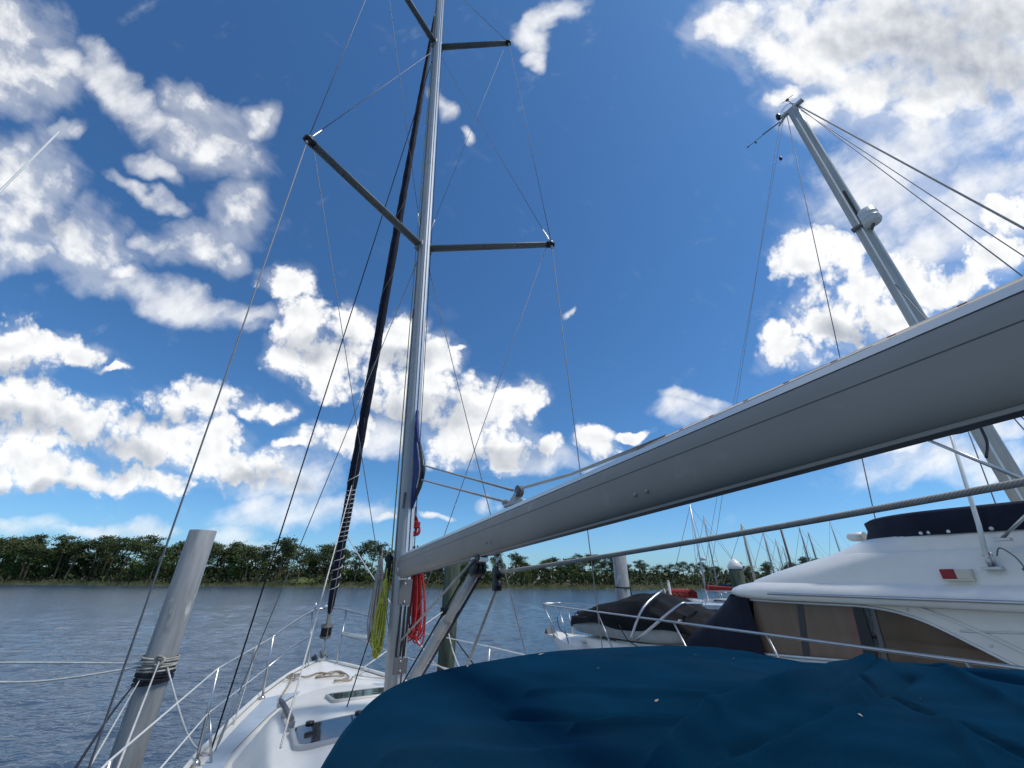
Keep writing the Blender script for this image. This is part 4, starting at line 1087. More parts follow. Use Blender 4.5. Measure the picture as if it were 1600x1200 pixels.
for t in ts:
    b = yhb(t) - .015
    rows.append([yt(t, b * k / 8, yzd(t) + .03 + .05 * (1 - (k / 8) ** 2)) for k in range(-8, 9)])
Y(MB().grid(rows), 'deck', GEL)
rows = []     # raised foredeck trunk under the dinghy
for t, w_, h_ in ((.75, .10, .0), (.85, .22, .07), (1.1, .34, .12), (1.8, .46, .17), (2.8, .58, .21), (3.8, .68, .25), (5.2, .82, .28)):
    rows.append([yt(t + .25 * (abs(k) / 1.1) ** 3 * (1 if t < 1.5 else .0), k * w_, yzd(t) + .05 + (0 if abs(k) > 1.05 else h_ * (.8 if abs(k) > .98 else 1 + .12 * (1 - k * k)))) for k in (-1.1, -1.02, -.96, -.8, -.4, 0, .4, .8, .96, 1.02, 1.1)])
Y(MB().grid(rows), 'foredeck_trunk', GEL)
Y(MB().tube(spline([yt(2.2, -.40, 1.99), yt(2.9, -.50, 2.02), yt(3.2, -.45, 2.04), yt(3.25, -.2, 2.05)], 5), .018, 6), 'hatch_rim', GEL2)
for s in (-1, 1):
    c = yt(1.2, s * .36, yzd(1.2) + .1)
    Y(MB().tube([c - YA * .1, c, c + YA * .1], [.010, .016, .010], 6).box(c - V(0, 0, .02), YS * .012, YA * .035, V(0, 0, .03)), 'cleat', STEEL)
Y(MB().box(yt(-.35, 0, 1.80), YS * .11, YA * .28, V(0, 0, .03), .01).lathe(yt(-.55, -.09, 1.83), [(.001, 0), (.05, 0), (.05, .18), (.001, .18)], 12, YS), 'anchor_pulpit', GEL2)
Y(MB().loft([[yt(-.62, -.1, 1.78), yt(-.5, -.1, 1.95), yt(-.4, -.1, 1.78)], [yt(-.62, .1, 1.78), yt(-.5, .1, 1.95), yt(-.4, .1, 1.78)]], smooth=False), 'anchor', RUBB)
# cabin: plan outline per level
def ywo(t, wo): return .74 + .155 * (t - 4.97) + wo
def outline(tf, RR, wo, z, tend=9.4, ns=16, zs=0.0, ex=2.0):
    half = []
    for k in range(ns + 1):
        a = k / ns * math.pi / 2
        t = tf + RR * (1 - math.cos(a) ** (2 / ex * 1.0)); w_ = ywo(tf + RR, wo)
        half.append((t, w_ * math.sin(a) ** (2 / ex)))
    for k in range(1, 7):
        t = tf + RR + (tend - tf - RR) * k / 6; half.append((t, ywo(t, wo)))
    zz = lambda t: z + zs * (t - tf)
    return [yt(t, -l, zz(t)) for t, l in reversed(half)] + [yt(t, l, zz(t)) for t, l in half[1:]]
# deckhouse sides: cabin wall with arched window openings, built on the slanted side planes
PC, PD = yt(4.97, -.74, 0), (YA - YS * .155).normalized()
PN = PD.cross(V(0, 0, 1)).normalized()
if PN.dot(CAM - PC) < 0: PN = -PN
def side(a, b, off=0.0): return onp(a, b, PC + PN * off, PN)
Y(MB().loft([outline(4.95, 1.0, -.06, 1.80), outline(4.95, 1.0, -.06, 2.2), outline(4.95, 1.0, -.055, 2.86)], closed=False, caps=False), 'deckhouse_core', CURT2)
arch = [(1172, 936), (1215, 939), (1260, 941.5), (1310, 944), (1345, 946), (1380, 951), (1410, 958), (1445, 970), (1480, 986), (1520, 1006), (1560, 1026), (1592, 1042), (1640, 1068)]
sill = [(1184, 1024), (1240, 1029), (1290, 1033), (1340, 1037), (1390, 1040), (1450, 1045), (1520, 1052), (1590, 1058), (1640, 1069)]
# wall above the windows (white), one piece along the side, with window heads cut by the arch
def bandpoly(top, bot, off, thick, name, mt, parent=None):
    mb = MB(); n = len(top)
    A = [side(*p, off) for p in top]; B = [side(*p, off) for p in bot]
    mb.loft([[a, b, b - PN * thick, a - PN * thick] for a, b in zip(A, B)], smooth=False)
    return Y(mb, name, mt, parent)
top_ = [(a, 926.5 + (a - 1172) * .021) for a, b in arch]
wall = bandpoly(top_ + [(1900, 940)], [(a, b) for a, b in arch] + [(1900, 1180)], .0, .07, 'cabin_wall', GEL)
lowt = [(a, b) for a, b in sill]
lowb = [(1190, 1050), (1240, 1062), (1290, 1075), (1340, 1088), (1390, 1100), (1450, 1115), (1520, 1140), (1590, 1160), (1640, 1180)]
bandpoly(lowt, lowb, .0, .07, 'cabin_sill', GEL)
# glazing
def pane(poly, name, mt, off=-.03):
    return Y(MB().slab([side(*p, off) for p in poly], PN * -.012), name, mt)
pane([(1176, 934), (1244, 938), (1256, 1036), (1184, 1030)], 'window', CURT)
pane([(1244, 938), (1254, 939), (1267, 1038), (1256, 1036)], 'window_post', POSTB, -.026)
pane([(1254, 939), (1322, 943), (1345, 1044), (1267, 1038)], 'window', CURT)
pane([(1320, 943), (1332, 944), (1356, 1046), (1343, 1044)], 'window', PINKC, -.028)
pane([(1330, 943), (1346, 944), (1378, 1048), (1355, 1046)], 'window_post', BLACK, -.024)
pane([(1346, 944), (1360, 944), (1384, 1048), (1378, 1048)], 'window', DGLASS, -.03)
pane([(1358, 944), (1364, 945), (1392, 1049), (1383, 1048)], 'window_post', RUBB, -.022)
pane([(1362, 944), (1400, 950), (1450, 966), (1530, 1004), (1640, 1066), (1500, 1058), (1420, 1052), (1390, 1048)], 'window', CURT2, -.034)
# bright window trims
def strip(pts, off, w_, name, mt, n=6, per=4):
    return Y(MB().tube(spline([side(*p, off) for p in pts], per), w_, n), name, mt)
strip([(a, b + 1.0) for a, b in arch[:-1]], .004, .014, 'window_trim', ALUL)
strip([(a, b - 3.0) for a, b in sill[:-1]], .004, .014, 'window_track', ALUL)
strip([(a, b + 2.5) for a, b in sill[:-1]], .006, .008, 'window_track', ALUL)
strip([(1300, 930), (1350, 933), (1385, 937), (1420, 945), (1470, 962), (1520, 983), (1570, 1005), (1620, 1030), (1700, 1072)], .012, .013, 'arch_moulding', GEL)
strip([(1500, 986), (1560, 988), (1650, 991), (1800, 998)], .006, .008, 'side_moulding', GEL2)
for a, b in ((1240, 932), (1345, 937), (1418, 953), (1548, 1009), (1248, 1034.5), (1190, 1029)):
    Y(MB().lathe(side(a, b, .004), [(.001, 0), (.012, 0), (.009, .005), (.001, .006)], 8, PN), 'screw_cap', GEL2)
# brow and flybridge: lofted plan outlines
lv = [(4.72, 1.25, .02, 2.79), (4.62, 1.3, .13, 2.795), (4.575, 1.3, .158, 2.825), (4.57, 1.3, .16, 2.835), (4.57, 1.3, .16, 2.865), (4.60, 1.3, .145, 2.90), (4.70, 1.3, .10, 2.94), (4.88, 1.3, .035, 2.975), (4.90, 1.3, .028, 2.978), (4.91, 1.3, .024, 2.983), (4.93, 1.3, .018, 3.005), (5.30, 1.28, -.025, 3.115), (5.62, 1.25, -.065, 3.20), (5.88, 1.2, -.092, 3.262), (5.885, 1.2, -.095, 3.265), (5.93, 1.2, -.135, 3.272), (5.935, 1.2, -.138, 3.275), (6.14, 1.1, -.145, 3.35), (6.33, 1.0, -.155, 3.415), (6.55, 1.0, -.22, 3.44)]
Y(MB().loft([outline(tf, RR, wo, z, zs=-.009 * max(0, (z - 3.0) / .3)) for tf, RR, wo, z in lv], closed=False, caps=False), 'flybridge', GEL)
mb = MB(); o_ = outline(4.72, 1.25, .02, 2.788); mb.bm.faces.new([mb.bm.verts.new(p) for p in o_]); Y(mb, 'brow_underside', GEL2)
mb = MB(); o_ = outline(6.5, 1.0, -.22, 3.42, zs=-.012); mb.bm.faces.new([mb.bm.verts.new(p) for p in o_]); Y(mb, 'flybridge_sole', GEL2)
cov = Y(MB().loft([outline(6.36, 1.0, -.140, 3.405, zs=-.012), outline(6.38, 1.0, -.135, 3.43, zs=-.012), outline(6.42, 1.0, -.15, 3.52, zs=-.012), outline(6.41, 1.0, -.16, 3.60, zs=-.012), outline(6.46, 1.0, -.19, 3.625, zs=-.012), outline(6.9, .9, -.40, 3.645, zs=-.014), outline(7.3, .8, -.75, 3.65, zs=-.014)], closed=False, caps=False), 'flybridge_cover', CANVD)
for a, b in ((1437, 832.5), (1452, 832), (1483, 831.5), (1546, 830.5)):
    best = min(((abs((lambda q: 800 + FPX * q.dot(_r) / q.dot(_f))(yt(t / 50, -ywo(t / 50, -.13), 3.42) - CAM) - a), t / 50) for t in range(330, 470)))
    p = yt(best[1], -ywo(best[1], -.132), 3.425 - .012 * (best[1] - 6.4))
    Y(MB().lathe(p, [(.001, 0), (.016, 0), (.016, .004), (.008, .008), (.001, .009)], 10, PN), 'cover_snap', ALUL, cov)
Y(MB().loft([[yt(6.34, -.05 + .09 * math.cos(a), 3.49 + .055 * math.sin(a)) for a in [2 * math.pi * k / 14 for k in range(14)]], [yt(6.20, -.05 + .085 * math.cos(a), 3.49 + .05 * math.sin(a)) for a in [2 * math.pi * k / 14 for k in range(14)]], [yt(6.17, -.05 + .06 * math.cos(a), 3.49 + .035 * math.sin(a)) for a in [2 * math.pi * k / 14 for k in range(14)]]]), 'searchlight', GEL2)
# grab rail along the brow
def browp(a, z, wo): 
    best = min(((abs((lambda q: 800 + FPX * q.dot(_r) / q.dot(_f))(yt(t / 50, -ywo(t / 50, wo), z) - CAM) - a), t / 50) for t in range(240, 460)))
    return yt(best[1], -ywo(best[1], wo), z - .004 * (best[1] - 5))
g0 = browp(1200, 2.86, .165)
Y(MB().tube([g0] + [yt(t, -ywo(t, .185), 2.862) for t in (5.6, 6, 6.5, 7, 7.5, 8.2, 9)], .014, 8), 'brow_rail', STEEL)
# dark canvas over the front windscreen
fr0 = [yt(t, l, z) for t, l, z in ((5.02, -.74, 2.80), (4.78, -.62, 2.81), (4.62, -.35, 2.82), (4.58, 0, 2.82), (4.62, .35, 2.82), (4.8, .62, 2.81), (5.05, .74, 2.80))]
fr1 = [yt(t, l, z) for t, l, z in ((5.06, -.775, 1.86), (4.5, -.72, 2.02), (3.86, -.62, 2.17), (3.98, 0, 2.30), (3.86, .62, 2.17), (4.5, .72, 2.02), (5.06, .775, 1.86))]
a_, b_2 = spline(fr0, 5), spline(fr1, 5)
rows = [[lerp(p, q, k / 10) + V(0, 0, -.035 * math.sin(math.pi * k / 10)) + YA * (.012 * math.sin(i * .9) * (k / 10)) for i, (p, q) in enumerate(zip(a_, b_2))] for k in range(11)]
wc = Y(MB().grid(rows), 'windscreen_cover', CANVD)
Y(MB().slab([yt(5.0, -.775, 2.80), yt(5.13, -.80, 2.80), yt(5.22, -.825, 1.86), yt(4.95, -.78, 1.86)], PN * .004), 'cover_flap', CANVD, wc)
Y(MB().tube([yt(5.16, -.81, 2.1), yt(5.16, -.83, 2.16)], .02, 8).lathe(yt(5.16, -.82, 2.0), [(.001, 0), (.022, 0), (.022, .1), (.001, .1)], 8), 'cover_fastener', BLACK, wc)
# red and cream side light, antenna with bracket, flybridge bimini tubes
def fb_side(a, b, off=0.0):      # on the flybridge side plane
    return onp(a, b, PC + PN * (-.02 + off), PN)
p = fb_side(1498, 897, .03)
Y(MB().box(p - PD * .055, PD * .05, PN * .045, V(0, 0, .040), .008), 'side_light', RED)
Y(MB().box(p + PD * .045, PD * .05, PN * .045, V(0, 0, .040), .008).box(p + V(0, 0, -.045) + PD * .0, PD * .10, PN * .05, V(0, 0, .007), .003), 'side_light_housing', CREAM)
ab = fb_side(1549, 884, .04)
ant = Y(MB().box(ab - V(0, 0, .02), PD * .06, PN * .03, V(0, 0, .012), .004).tube([ab + V(0, 0, -.01), ab + V(0, 0, .08) + PN * .02], .020, 8).tube([ab + PD * .03, ab + PD * .03 + V(0, 0, .10)], .010, 6), 'antenna_mount', STEEL)
an1 = atY(1484, 674, ab.y + .02)
an1 = ab + (an1 - ab) * 1.25
Y(MB().tube([ab + V(0, 0, .05) + PN * .02, lerp(ab, an1, .22), an1], [.019, .017, .010], 8), 'whip_antenna', GEL2)
Y(MB().tube(spline([ab + PD * .06 + V(0, 0, .07), ab + PD * .10 + V(0, 0, .13), ab + PD * .16 + V(0, 0, .06), ab + PD * .18 - V(0, 0, .02)], 6), .005, 6).lathe(ab + PD * .18 - V(0, 0, .03), [(.001, -.015), (.016, -.01), (.016, .01), (.001, .015)], 8, PN), 'antenna_cable', RUBB, ant)
bf = fb_side(1566, 841, .02)
bi = Y(MB().tube([bf, atY(1640, 770, bf.y - .38)], .0125, 8).box(bf - V(0, 0, .01), PD * .05, PN * .025, V(0, 0, .012), .004), 'bimini_strut', STEEL)
tA, tB = atY(1440, 683, 3.2), atY(1620, 757, 2.75)
Y(MB().tube([tA, tB], .0125, 8).tube([tA + V(0, .03, .02), tB + V(0, .05, .035)], .009, 8), 'bimini_frame', STEEL)
Y(MB().tube(spline([atY(1528, 660, 3.0), atY(1542, 690, 3.0), atY(1541, 715, 3.0)], 5), .010, 6), 'bimini_strap', BLACK)
bb = [atY(1452, 686, 3.3), atY(1500, 676, 3.2), atY(1560, 655, 3.1), atY(1660, 610, 3.0)]
Y(MB().tube(spline([q + V(0, 0, .03) for q in bb], 4), [.015 + .025 * min(1, k / 4) for k in range(13)], 10), 'furled_bimini', CANVK)
# bow rail
def yr(t, s=-1): return yt(t, s * (.44 + .151 * t), 2.46)
tip = [yt(-.32, s, 2.47) for s in (-.28, 0, .28)]
rail = [yr(9), yr(7), yr(5), yr(3), yr(1), yr(.2)] + tip + [yr(.2, 1), yr(1, 1), yr(3, 1), yr(5, 1), yr(7, 1), yr(9, 1)]
br = Y(MB().tube(spline(rail, 5), .0150, 8), 'bow_rail', STEEL)
for s in (-1, 1):
    for t0, t1 in ((-.25, .12), (.62, .95), (2.15, 2.6), (4.1, 4.5), (5.55, 5.8), (7.2, 7.4)):
        q = yr(t0, s) if t0 > 0 else yt(t0, s * .36, 2.47)
        Y(MB().tube([q, yt(t1, s * (yhb(t1) - .07), yzd(t1) + .05)], .0125, 8), 'rail_post', STEEL, br)
    Y(MB().tube([yt(.06, s * .37, 2.10), yt(-.1, s * .3, 2.10), yt(-.12, 0, 2.10)], .010, 6), 'rail_brace', STEEL, br)
    Y(MB().tube([yt(-.25, s * .30, 2.46), yt(.1, s * .3, 1.82)], .0125, 8), 'rail_post', STEEL, br)
# dinghy cradle tubes
for t0, t1, t2, l1 in ((2.35, 2.55, 2.75, -.1), (2.5, 3.1, 3.4, -.05)):
    pts = [atY(985, 1000, 7.3), atY(1005, 950, 7.4), atY(1034, 923, 7.75)] if t1 < 3 else [atY(995, 1000, 7.2), atY(1058, 948, 7.0), atY(1075, 943, 7.1), atY(1096, 943, 7.4)]
    Y(MB().tube(spline(pts, 4), .022, 8), 'cradle_tube', STEEL)

# dinghy under its black cover on the yacht's foredeck
dg = thing('covered_dinghy', 'grey inflatable dinghy under a black cover on the yacht foredeck', 'dinghy', yt(2.9, 0.05, 2.0))
DY0 = 7.75
def dgp(a, b, dy=0.0): return atY(a, b, DY0 + dy)
# axis runs aft along the deck: stations by (t along, width, tube z, tube radius, cover top z)
st = [(.62, .10, 2.10, .10, 2.22), (.74, .28, 2.10, .14, 2.36), (1.05, .42, 2.11, .17, 2.45), (1.5, .52, 2.12, .18, 2.55), (2.0, .57, 2.14, .185, 2.70), (2.5, .60, 2.15, .19, 2.84), (3.0, .60, 2.16, .19, 2.86), (3.4, .58, 2.18, .185, 2.72), (3.75, .54, 2.2, .16, 2.54), (3.95, .46, 2.2, .13, 2.40)]
st = [(t, w_ * 1.04, z + .08, r_, 2.30 + (c - 2.30) * .80) for t, w_, z, r_, c in st]
mb = MB()
for s in (-1, 1):
    mb.tube([yt(t, .10 + s * (w_ - .05), z) for t, w_, z, r_, c in st[:-1]], [r_ for t, w_, z, r_, c in st[:-1]], 14)
mb.slab([yt(.9, -.2, 2.06), yt(3.8, -.4, 2.10), yt(3.8, .4, 2.10), yt(.9, .2, 2.06)], (0, 0, -.05))
mb.build('tube', HYP, dg)
random.seed(8)
rows = []
for i, (t, w_, z, r_, c) in enumerate(st + [(4.05, .40, 2.16, .1, 2.28)]):
    w2_ = w_ + r_ * .9 if i else w_ + .05
    r0_ = []
    for k in range(23):
        a = math.pi * k / 22; cx, sz = math.cos(a), math.sin(a)
        zl = z + (.01 if i < 9 else -.1) - (.10 if i < 2 else 0)
        wob = .030 * math.sin(k * 1.7 + i * 2.1) + .024 * math.sin(k * 3.1 - i * 1.3)
        r0_.append(yt(t + .02 * math.sin(k * 2.0 + i), -cx * w2_ * (1 + wob) + .10 , zl + (c - zl) * (abs(sz) ** .75) + wob * .9))
    rows.append(r0_)
# smooth in-between stations
rr_ = []
for i in range(len(rows) - 1):
    for q in range(4):
        t = q / 4; p0, p1, p2, p3 = rows[max(i - 1, 0)], rows[i], rows[i + 1], rows[min(i + 2, len(rows) - 1)]
        rr_.append([0.5 * ((2 * b) + (c - a) * t + (2 * a - 5 * b + 4 * c - d) * t * t + (3 * b - a - 3 * c + d) * t ** 3) for a, b, c, d in zip(p0, p1, p2, p3)])
rr_.append(rows[-1])
mb = MB().grid(rr_); mb.bm.faces.new([v for v in [mb.bm.verts.new(p) for p in rr_[0]]])
mb.build('cover', CANVK, dg)
mb = MB()
for t, off_ in ((.9, 0), (2.7, .1)):
    mb.tube(spline([yt(t, -.78, 2.30), yt(t + .1 + off_, -.80, 2.1), yt(t + .25 + off_ * 2, -.70, 1.98)], 4), .008, 5)
mb.build('tie_line', BLKR, dg)

# ------------------------------------------------------------------ big sailboat beyond the yacht: weathered mast with radar
B2 = V(7.30, 5.76, 0)
b2 = thing('sailboat', 'big sailboat behind the yacht with a thick weathered mast carrying a radar can', 'sailboat', B2)
def S2(mb, name, mt, parent=None): return mb.build(name, mt, b2, parent)
def p2(l, f, z): return B2 + SB * l + FW * f + V(0, 0, z)
rows = []
for f, b, d in ((6.2, .05, 1.75), (5.2, .6, 1.7), (3.5, 1.0, 1.6), (1, 1.25, 1.5), (-3, 1.3, 1.45), (-6.5, .9, 1.5)):
    half = [(b, d), (b, d - .12), (b * .85, d * .5), (b * .5, -.3)]
    rows.append([p2(-x + .35, f, z) for x, z in half] + [p2(x + .35, f, z) for x, z in reversed(half)])
S2(MB().loft(rows), 'hull', GEL)
rows = []
for f, b, h_ in ((3.2, .3, .02), (3.0, .55, .3), (1, .8, .45), (-2.5, .85, .5), (-2.6, .8, .02)):
    rows.append([p2(x * b + .35, f, 1.5 + (h_ if abs(x) < 1 else 0)) for x in (-1.0, -.94, -.5, 0, .5, .94, 1.0)])
S2(MB().grid(rows), 'cabin', GEL2)
def m2x(z): return B2 + V((z - 4.5) * -.031 + .08, 0, z)
def m2s(z, a, b, n=24):
    out = []
    for k in range(n):
        t = 2 * math.pi * k / n; c, s_ = math.cos(t), math.sin(t)
        out.append(m2x(z) + SB * a * math.copysign(abs(c) ** .75, c) + FW * b * math.copysign(abs(s_) ** .75, s_))
    return out
m2 = S2(MB().loft([m2s(1.6, .092, .130), m2s(6, .092, .130), m2s(11.5, .088, .122), m2s(13.0, .085, .115), m2s(13.75, .085, .11)]), 'mast', OFFM)
camd = (CAM - B2); camd.z = 0; camd.normalize()
S2(MB().loft([[m2x(z) - SB * (.090) + FW * (x_) + SB * y_ for x_, y_ in ((-.015, .005), (-.015, -.010), (.012, -.010), (.012, .005))] for z in (2, 8, 13.3)], smooth=False), 'mast_seam', ALUL, m2)
S2(MB().loft([[m2x(z) - SB * .085 + FW * x_ + SB * y_ for x_, y_ in ((-.07, .01), (-.07, -.018), (-.03, -.018), (-.03, .01))] for z in (9.55, 10.55)], smooth=False), 'sheave_slot', BLACK, m2)
zr = atY(1355, 338, 5.76).z
rc = atY(1359, 339, 5.50)
S2(MB().lathe(rc, [(.001, -.17), (.135, -.17), (.145, -.155), (.145, -.055), (.15, -.05), (.145, -.045), (.145, .055), (.15, .06), (.145, .065), (.142, .17), (.001, .175)], 24), 'radar_can', GEL2)
S2(MB().box(lerp(rc, m2x(zr), .5) - V(0, 0, .19), FW * .24, SB * .06, V(0, 0, .025)).tube([rc - V(0, 0, .2), m2x(zr - .5) - FW * .1], .025, 6), 'radar_bracket', ALUD, m2)
mt_ = m2x(13.75)
crane = S2(MB().box(mt_ + FW * .0 + V(0, 0, .02), FW * .26, SB * .05, V(0, 0, .04), .01).loft([[mt_ + FW * (.16 + x_) + SB * y_ + V(0, 0, -.02) for x_, y_ in ((0, -.03), (0, .03), (.06, .03), (.06, -.03))], [mt_ + FW * (.34 + x_) + SB * y_ + V(0, 0, -.14) for x_, y_ in ((0, -.02), (0, .02), (.04, .02), (.04, -.02))]], smooth=False), 'masthead_crane', OFFM)
S2(MB().tube(spline([mt_ - FW * .05 + V(0, 0, .05), mt_ - FW * .04 + V(0, 0, .25), mt_ + V(0, 0, .42)], 4), .012, 6).lathe(mt_ + V(0, 0, .42), [(.001, -.02), (.04, -.01), (.04, .01), (.001, .02)], 8).tube([mt_ + V(0, 0, .42) - FW * .14, mt_ + V(0, 0, .46) + FW * .12], .008, 5), 'wind_vane', ALUD, crane)
S2(MB().tube(spline([mt_ + FW * .1 + V(0, 0, .05), mt_ + FW * .2 + V(0, 0, .22), mt_ + FW * .02 + V(0, 0, .27), mt_ - FW * .1 + V(0, 0, .1)], 5), .006, 5), 'aerial_loop', BLACK, crane)
S2(MB().lathe(mt_ + FW * .30 + V(0, 0, .06), [(.001, 0), (.05, 0), (.05, .05), (.065, .07), (.05, .10), (.05, .16), (.03, .19), (.001, .2)], 12), 'tricolour_light', BLACK, crane)
S2(MB().tube([mt_ + FW * .32 - V(0, 0, .05), mt_ + FW * .75 - V(0, 0, -.02)], .016, 6).tube([mt_ + FW * .72, mt_ + FW * 1.15 + V(0, 0, .04)], .008, 5).lathe(mt_ + FW * 1.15 + V(0, 0, .04), [(.001, -.02), (.03, 0), (.001, .02)], 8).lathe(mt_ + FW * .95 - V(0, 0, .02), [(.001, -.06), (.022, -.04), (.03, 0), (.001, .02)], 8), 'wind_sensor_arm', ALUD, crane)
def w2(a, b, r_, mt=WIRE): wire(b2, 'stay', a, b, r_, mt)
def ext(a, u_, v_, dist, k):     # a point further along a stay seen to pass that bearing
    q = CAM + ray(u_, v_) * dist
    return a + (q - a) * k
h0 = mt_ - FW * .12
w2(h0, ext(h0, 1600, 357, 5.6, 1.9), .015, GREYR)
w2(h0 - V(0, 0, .08), ext(h0, 1600, 432, 5.4, 1.8), .008)
w2(h0 - V(0, 0, .12) + SB * .1, ext(h0, 1600, 398, 6.4, 1.7), .008)
w2(mt_ + FW * .12 - SB * .05, ext(mt_, 1318, 560, 7.0, 1.55), .008)
w2(m2x(6.2) - SB * .1, p2(-1.0, .3, 1.55), .008); w2(m2x(8) - SB * .1, p2(-1.0, -1.0, 1.55), .008); w2(m2x(8) + SB * .1, p2(1.6, -1.0, 1.55), .008)
for du, (va, vb), r_ in ((0, (232, 800), .006), (-3, (228, 700), .005)):
    a0 = atY(1220 + du * 1.5, va, 7.2); a1 = atY(1152 + du * 2, 905, 13.0)
    w2(a0 if False else mt_ + FW * (.35 + du * .03) - V(0, 0, .12), p2(.35 + du * .1, 6.0, 1.8), r_, GREYR)
for (l, z) in ((0, 12.35),):
    S2(MB().lathe(mt_ + FW * .62 - V(0, 0, 1.15), [(.001, -.07), (.03, -.05), (.035, .03), (.001, .08)], 8), 'halyard_shackle', BLACK)

# ------------------------------------------------------------------ sailboats and walkway further up the marina
def far_boat(label, u_, vt, vb, Yd, mr, mm, hl=7.5, cover=None, hullc=GEL, cab=True, yaw=0.0, spread=True, extra=None, lean=0.0):
    bx = atY(u_, vb, Yd); tpz = atY(u_, vt, Yd).z
    o = thing('sailboat', label, 'sailboat', V(bx.x, Yd, 0), 'sailboats further up the marina')
    fw = V(-.5 + yaw, .866, 0).normalized(); sd_2 = V(fw.y, -fw.x, 0)
    def q(l, f, z): return V(bx.x, Yd, 0) + sd_2 * l + fw * f + V(0, 0, z)
    rows = []
    for f, b, d in ((.52, .03, 1.35), (.42, .5, 1.25), (.2, .95, 1.1), (-.1, 1.15, 1.0), (-.4, .95, 1.0), (-.5, .75, 1.05)):
        half = [(b, d), (b * .9, d * .45), (b * .4, -.25)]
        rows.append([q(-x, f * hl, z) for x, z in half] + [q(x, f * hl, z) for x, z in reversed(half)])
    MB().loft(rows).build('hull', hullc, o)
    rows = []
    for f, b, h_ in ((.3, .3, .0), (.26, .5, .28), (.1, .72, .40), (-.18, .75, .46), (-.19, .72, .0)):
        rows.append([q(x * b, f * hl, 1.02 + (h_ if abs(x) < 1 else 0)) for x in (-1, -.92, -.4, 0, .4, .92, 1)])
    cb_ = MB().grid(rows).build('cabin', GEL2, o)
    for s in (-1, 1):
        MB().slab([q(s * .76, .1 * hl * 1, 1.18), q(s * .76, -.15 * hl, 1.18), q(s * .765, -.15 * hl, 1.34), q(s * .76, .08 * hl, 1.34)], sd_2 * s * .012).build('window', DGLASS, o, cb_)
    mp_ = lambda z: q(0, .06 * hl, z) + V(lean * z, 0, 0)
    MB().tube([mp_(1.3), mp_(tpz * .6), mp_(tpz)], [mr, mr, mr * .75], 8).build('mast', mm, o)
    mb = MB().tube([mp_(2.3) - fw * .1, q(0, -.36 * hl, 2.35)], .05, 8); bo = mb.build('boom', mm, o)
    if cover:
        n_ = 7
        MB().tube([lerp(mp_(2.42) - fw * .1, q(0, -.34 * hl, 2.42), k / n_) + V(0, 0, .06 * (1 - k / n_)) for k in range(n_ + 1)], [.20 - .015 * k for k in range(n_ + 1)], 8).build('sail_cover', cover, o)
    ch_ = [(q(s * 1.0, .03 * hl, 1.05), q(s * .65, .05 * hl, tpz * .52)) for s in (-1, 1)]
    for s, (a, b) in zip((-1, 1), ch_):
        if spread:
            MB().tube([a, b, mp_(tpz * .97)], .014, 5).build('shroud', WIRE, o)
            MB().tube([mp_(tpz * .53), b], .022, 6).build('spreader', mm, o)
        else: MB().tube([a, mp_(tpz * .97)], .014, 5).build('shroud', WIRE, o)
    MB().tube([q(0, .51 * hl, 1.4), mp_(tpz * .98)], .02, 5).build('forestay', WIRE, o)
    MB().tube([q(0, -.49 * hl, 1.1), mp_(tpz * .99)], .014, 5).build('backstay', WIRE, o)
    mb = MB()
    for s in (-1, 1):
        mb.tube([q(s * .5, .42 * hl, 1.3), q(s * .42, .44 * hl, 1.9), q(0, .53 * hl, 1.95)], .02, 5)
        mb.tube([q(s * 1.05, .0, 1.05), q(s * 1.05, .0, 1.65)], .015, 5)
        mb.tube([q(s * .45, .43 * hl, 1.9), q(s * 1.05, 0, 1.65), q(s * .85, -.45 * hl, 1.65)], .012, 4)
    mb.build('guard_rail', STEEL, o)
    MB().lathe(mp_(tpz), [(.001, 0), (.05, .0), (.06, .06), (.001, .10)], 8).build('masthead_light', GEL2, o)
    if extra: extra(o, q, mp_, tpz)
    return o
def x_red(o, q, mp_, tpz):
    aw = MB().loft([[q(l - .7, f, 1.75 + z) for l, z in ((-.55, .0), (-.5, .42), (0, .62), (.5, .42), (.55, .0))] for f in (3.3, 2.3, 1.2)], closed=False, caps=False).build('awning', REDC, o)
    MB().tube(spline([q(-1.29, 3.1 - k * .16, 2.0 + .09 * math.sin(k * 1.9)) for k in range(11)], 4), .022, 5).build('script_mark', ORNG, o, aw)
    for f, l in ((3.0, -1.1), (2.2, -1.1)):
        MB().lathe(q(l, f, 1.2), [(.001, 0), (.26, 0), (.30, .12), (.24, .26), (.001, .32)], 12).build('red_bundle', REDC, o)
    MB().lathe(mp_(tpz * .52) + V(.22, 0, 0), [(.001, -.12), (.22, -.10), (.22, .10), (.001, .14)], 12).build('radar_dome', GEL2, o)
def x_rad(o, q, mp_, tpz):
    MB().lathe(mp_(tpz * .62) + V(.2, -.2, 0), [(.001, -.1), (.2, -.08), (.2, .08), (.001, .1)], 12).build('radar_dome', GEL2, o)
def x_mizz(o, q, mp_, tpz):
    MB().tube([q(0, -3.0, 1.2), q(0, -3.0, tpz * .9)], .09, 8).build('mizzen_mast', BROWNM, o)
far_boat('white sailboat with red awning and tall pale mast, left of the white-capped pile', 1113, 787, 925, 33, .075, ALUL, 8.5, REDC, extra=x_red)
far_boat('white sailboat with slim grey mast just right of the red-awning boat', 1130, 806, 925, 42, .065, ALU, 7.5, NAVY)
far_boat('ketch with thick tan mast and brown mizzen rising over the yacht roof', 1188, 819, 905, 40, .12, TANM, 9, None, extra=x_mizz)
far_boat('sailboat whose pale grey mast stands just right of the tan ketch mast', 1219, 829, 905, 46, .10, ALU, 8, CREAM)
far_boat('sailboat with short grey mast, left one of the pair over the yacht roof', 1234, 843, 905, 56, .08, ALU, 7, None)
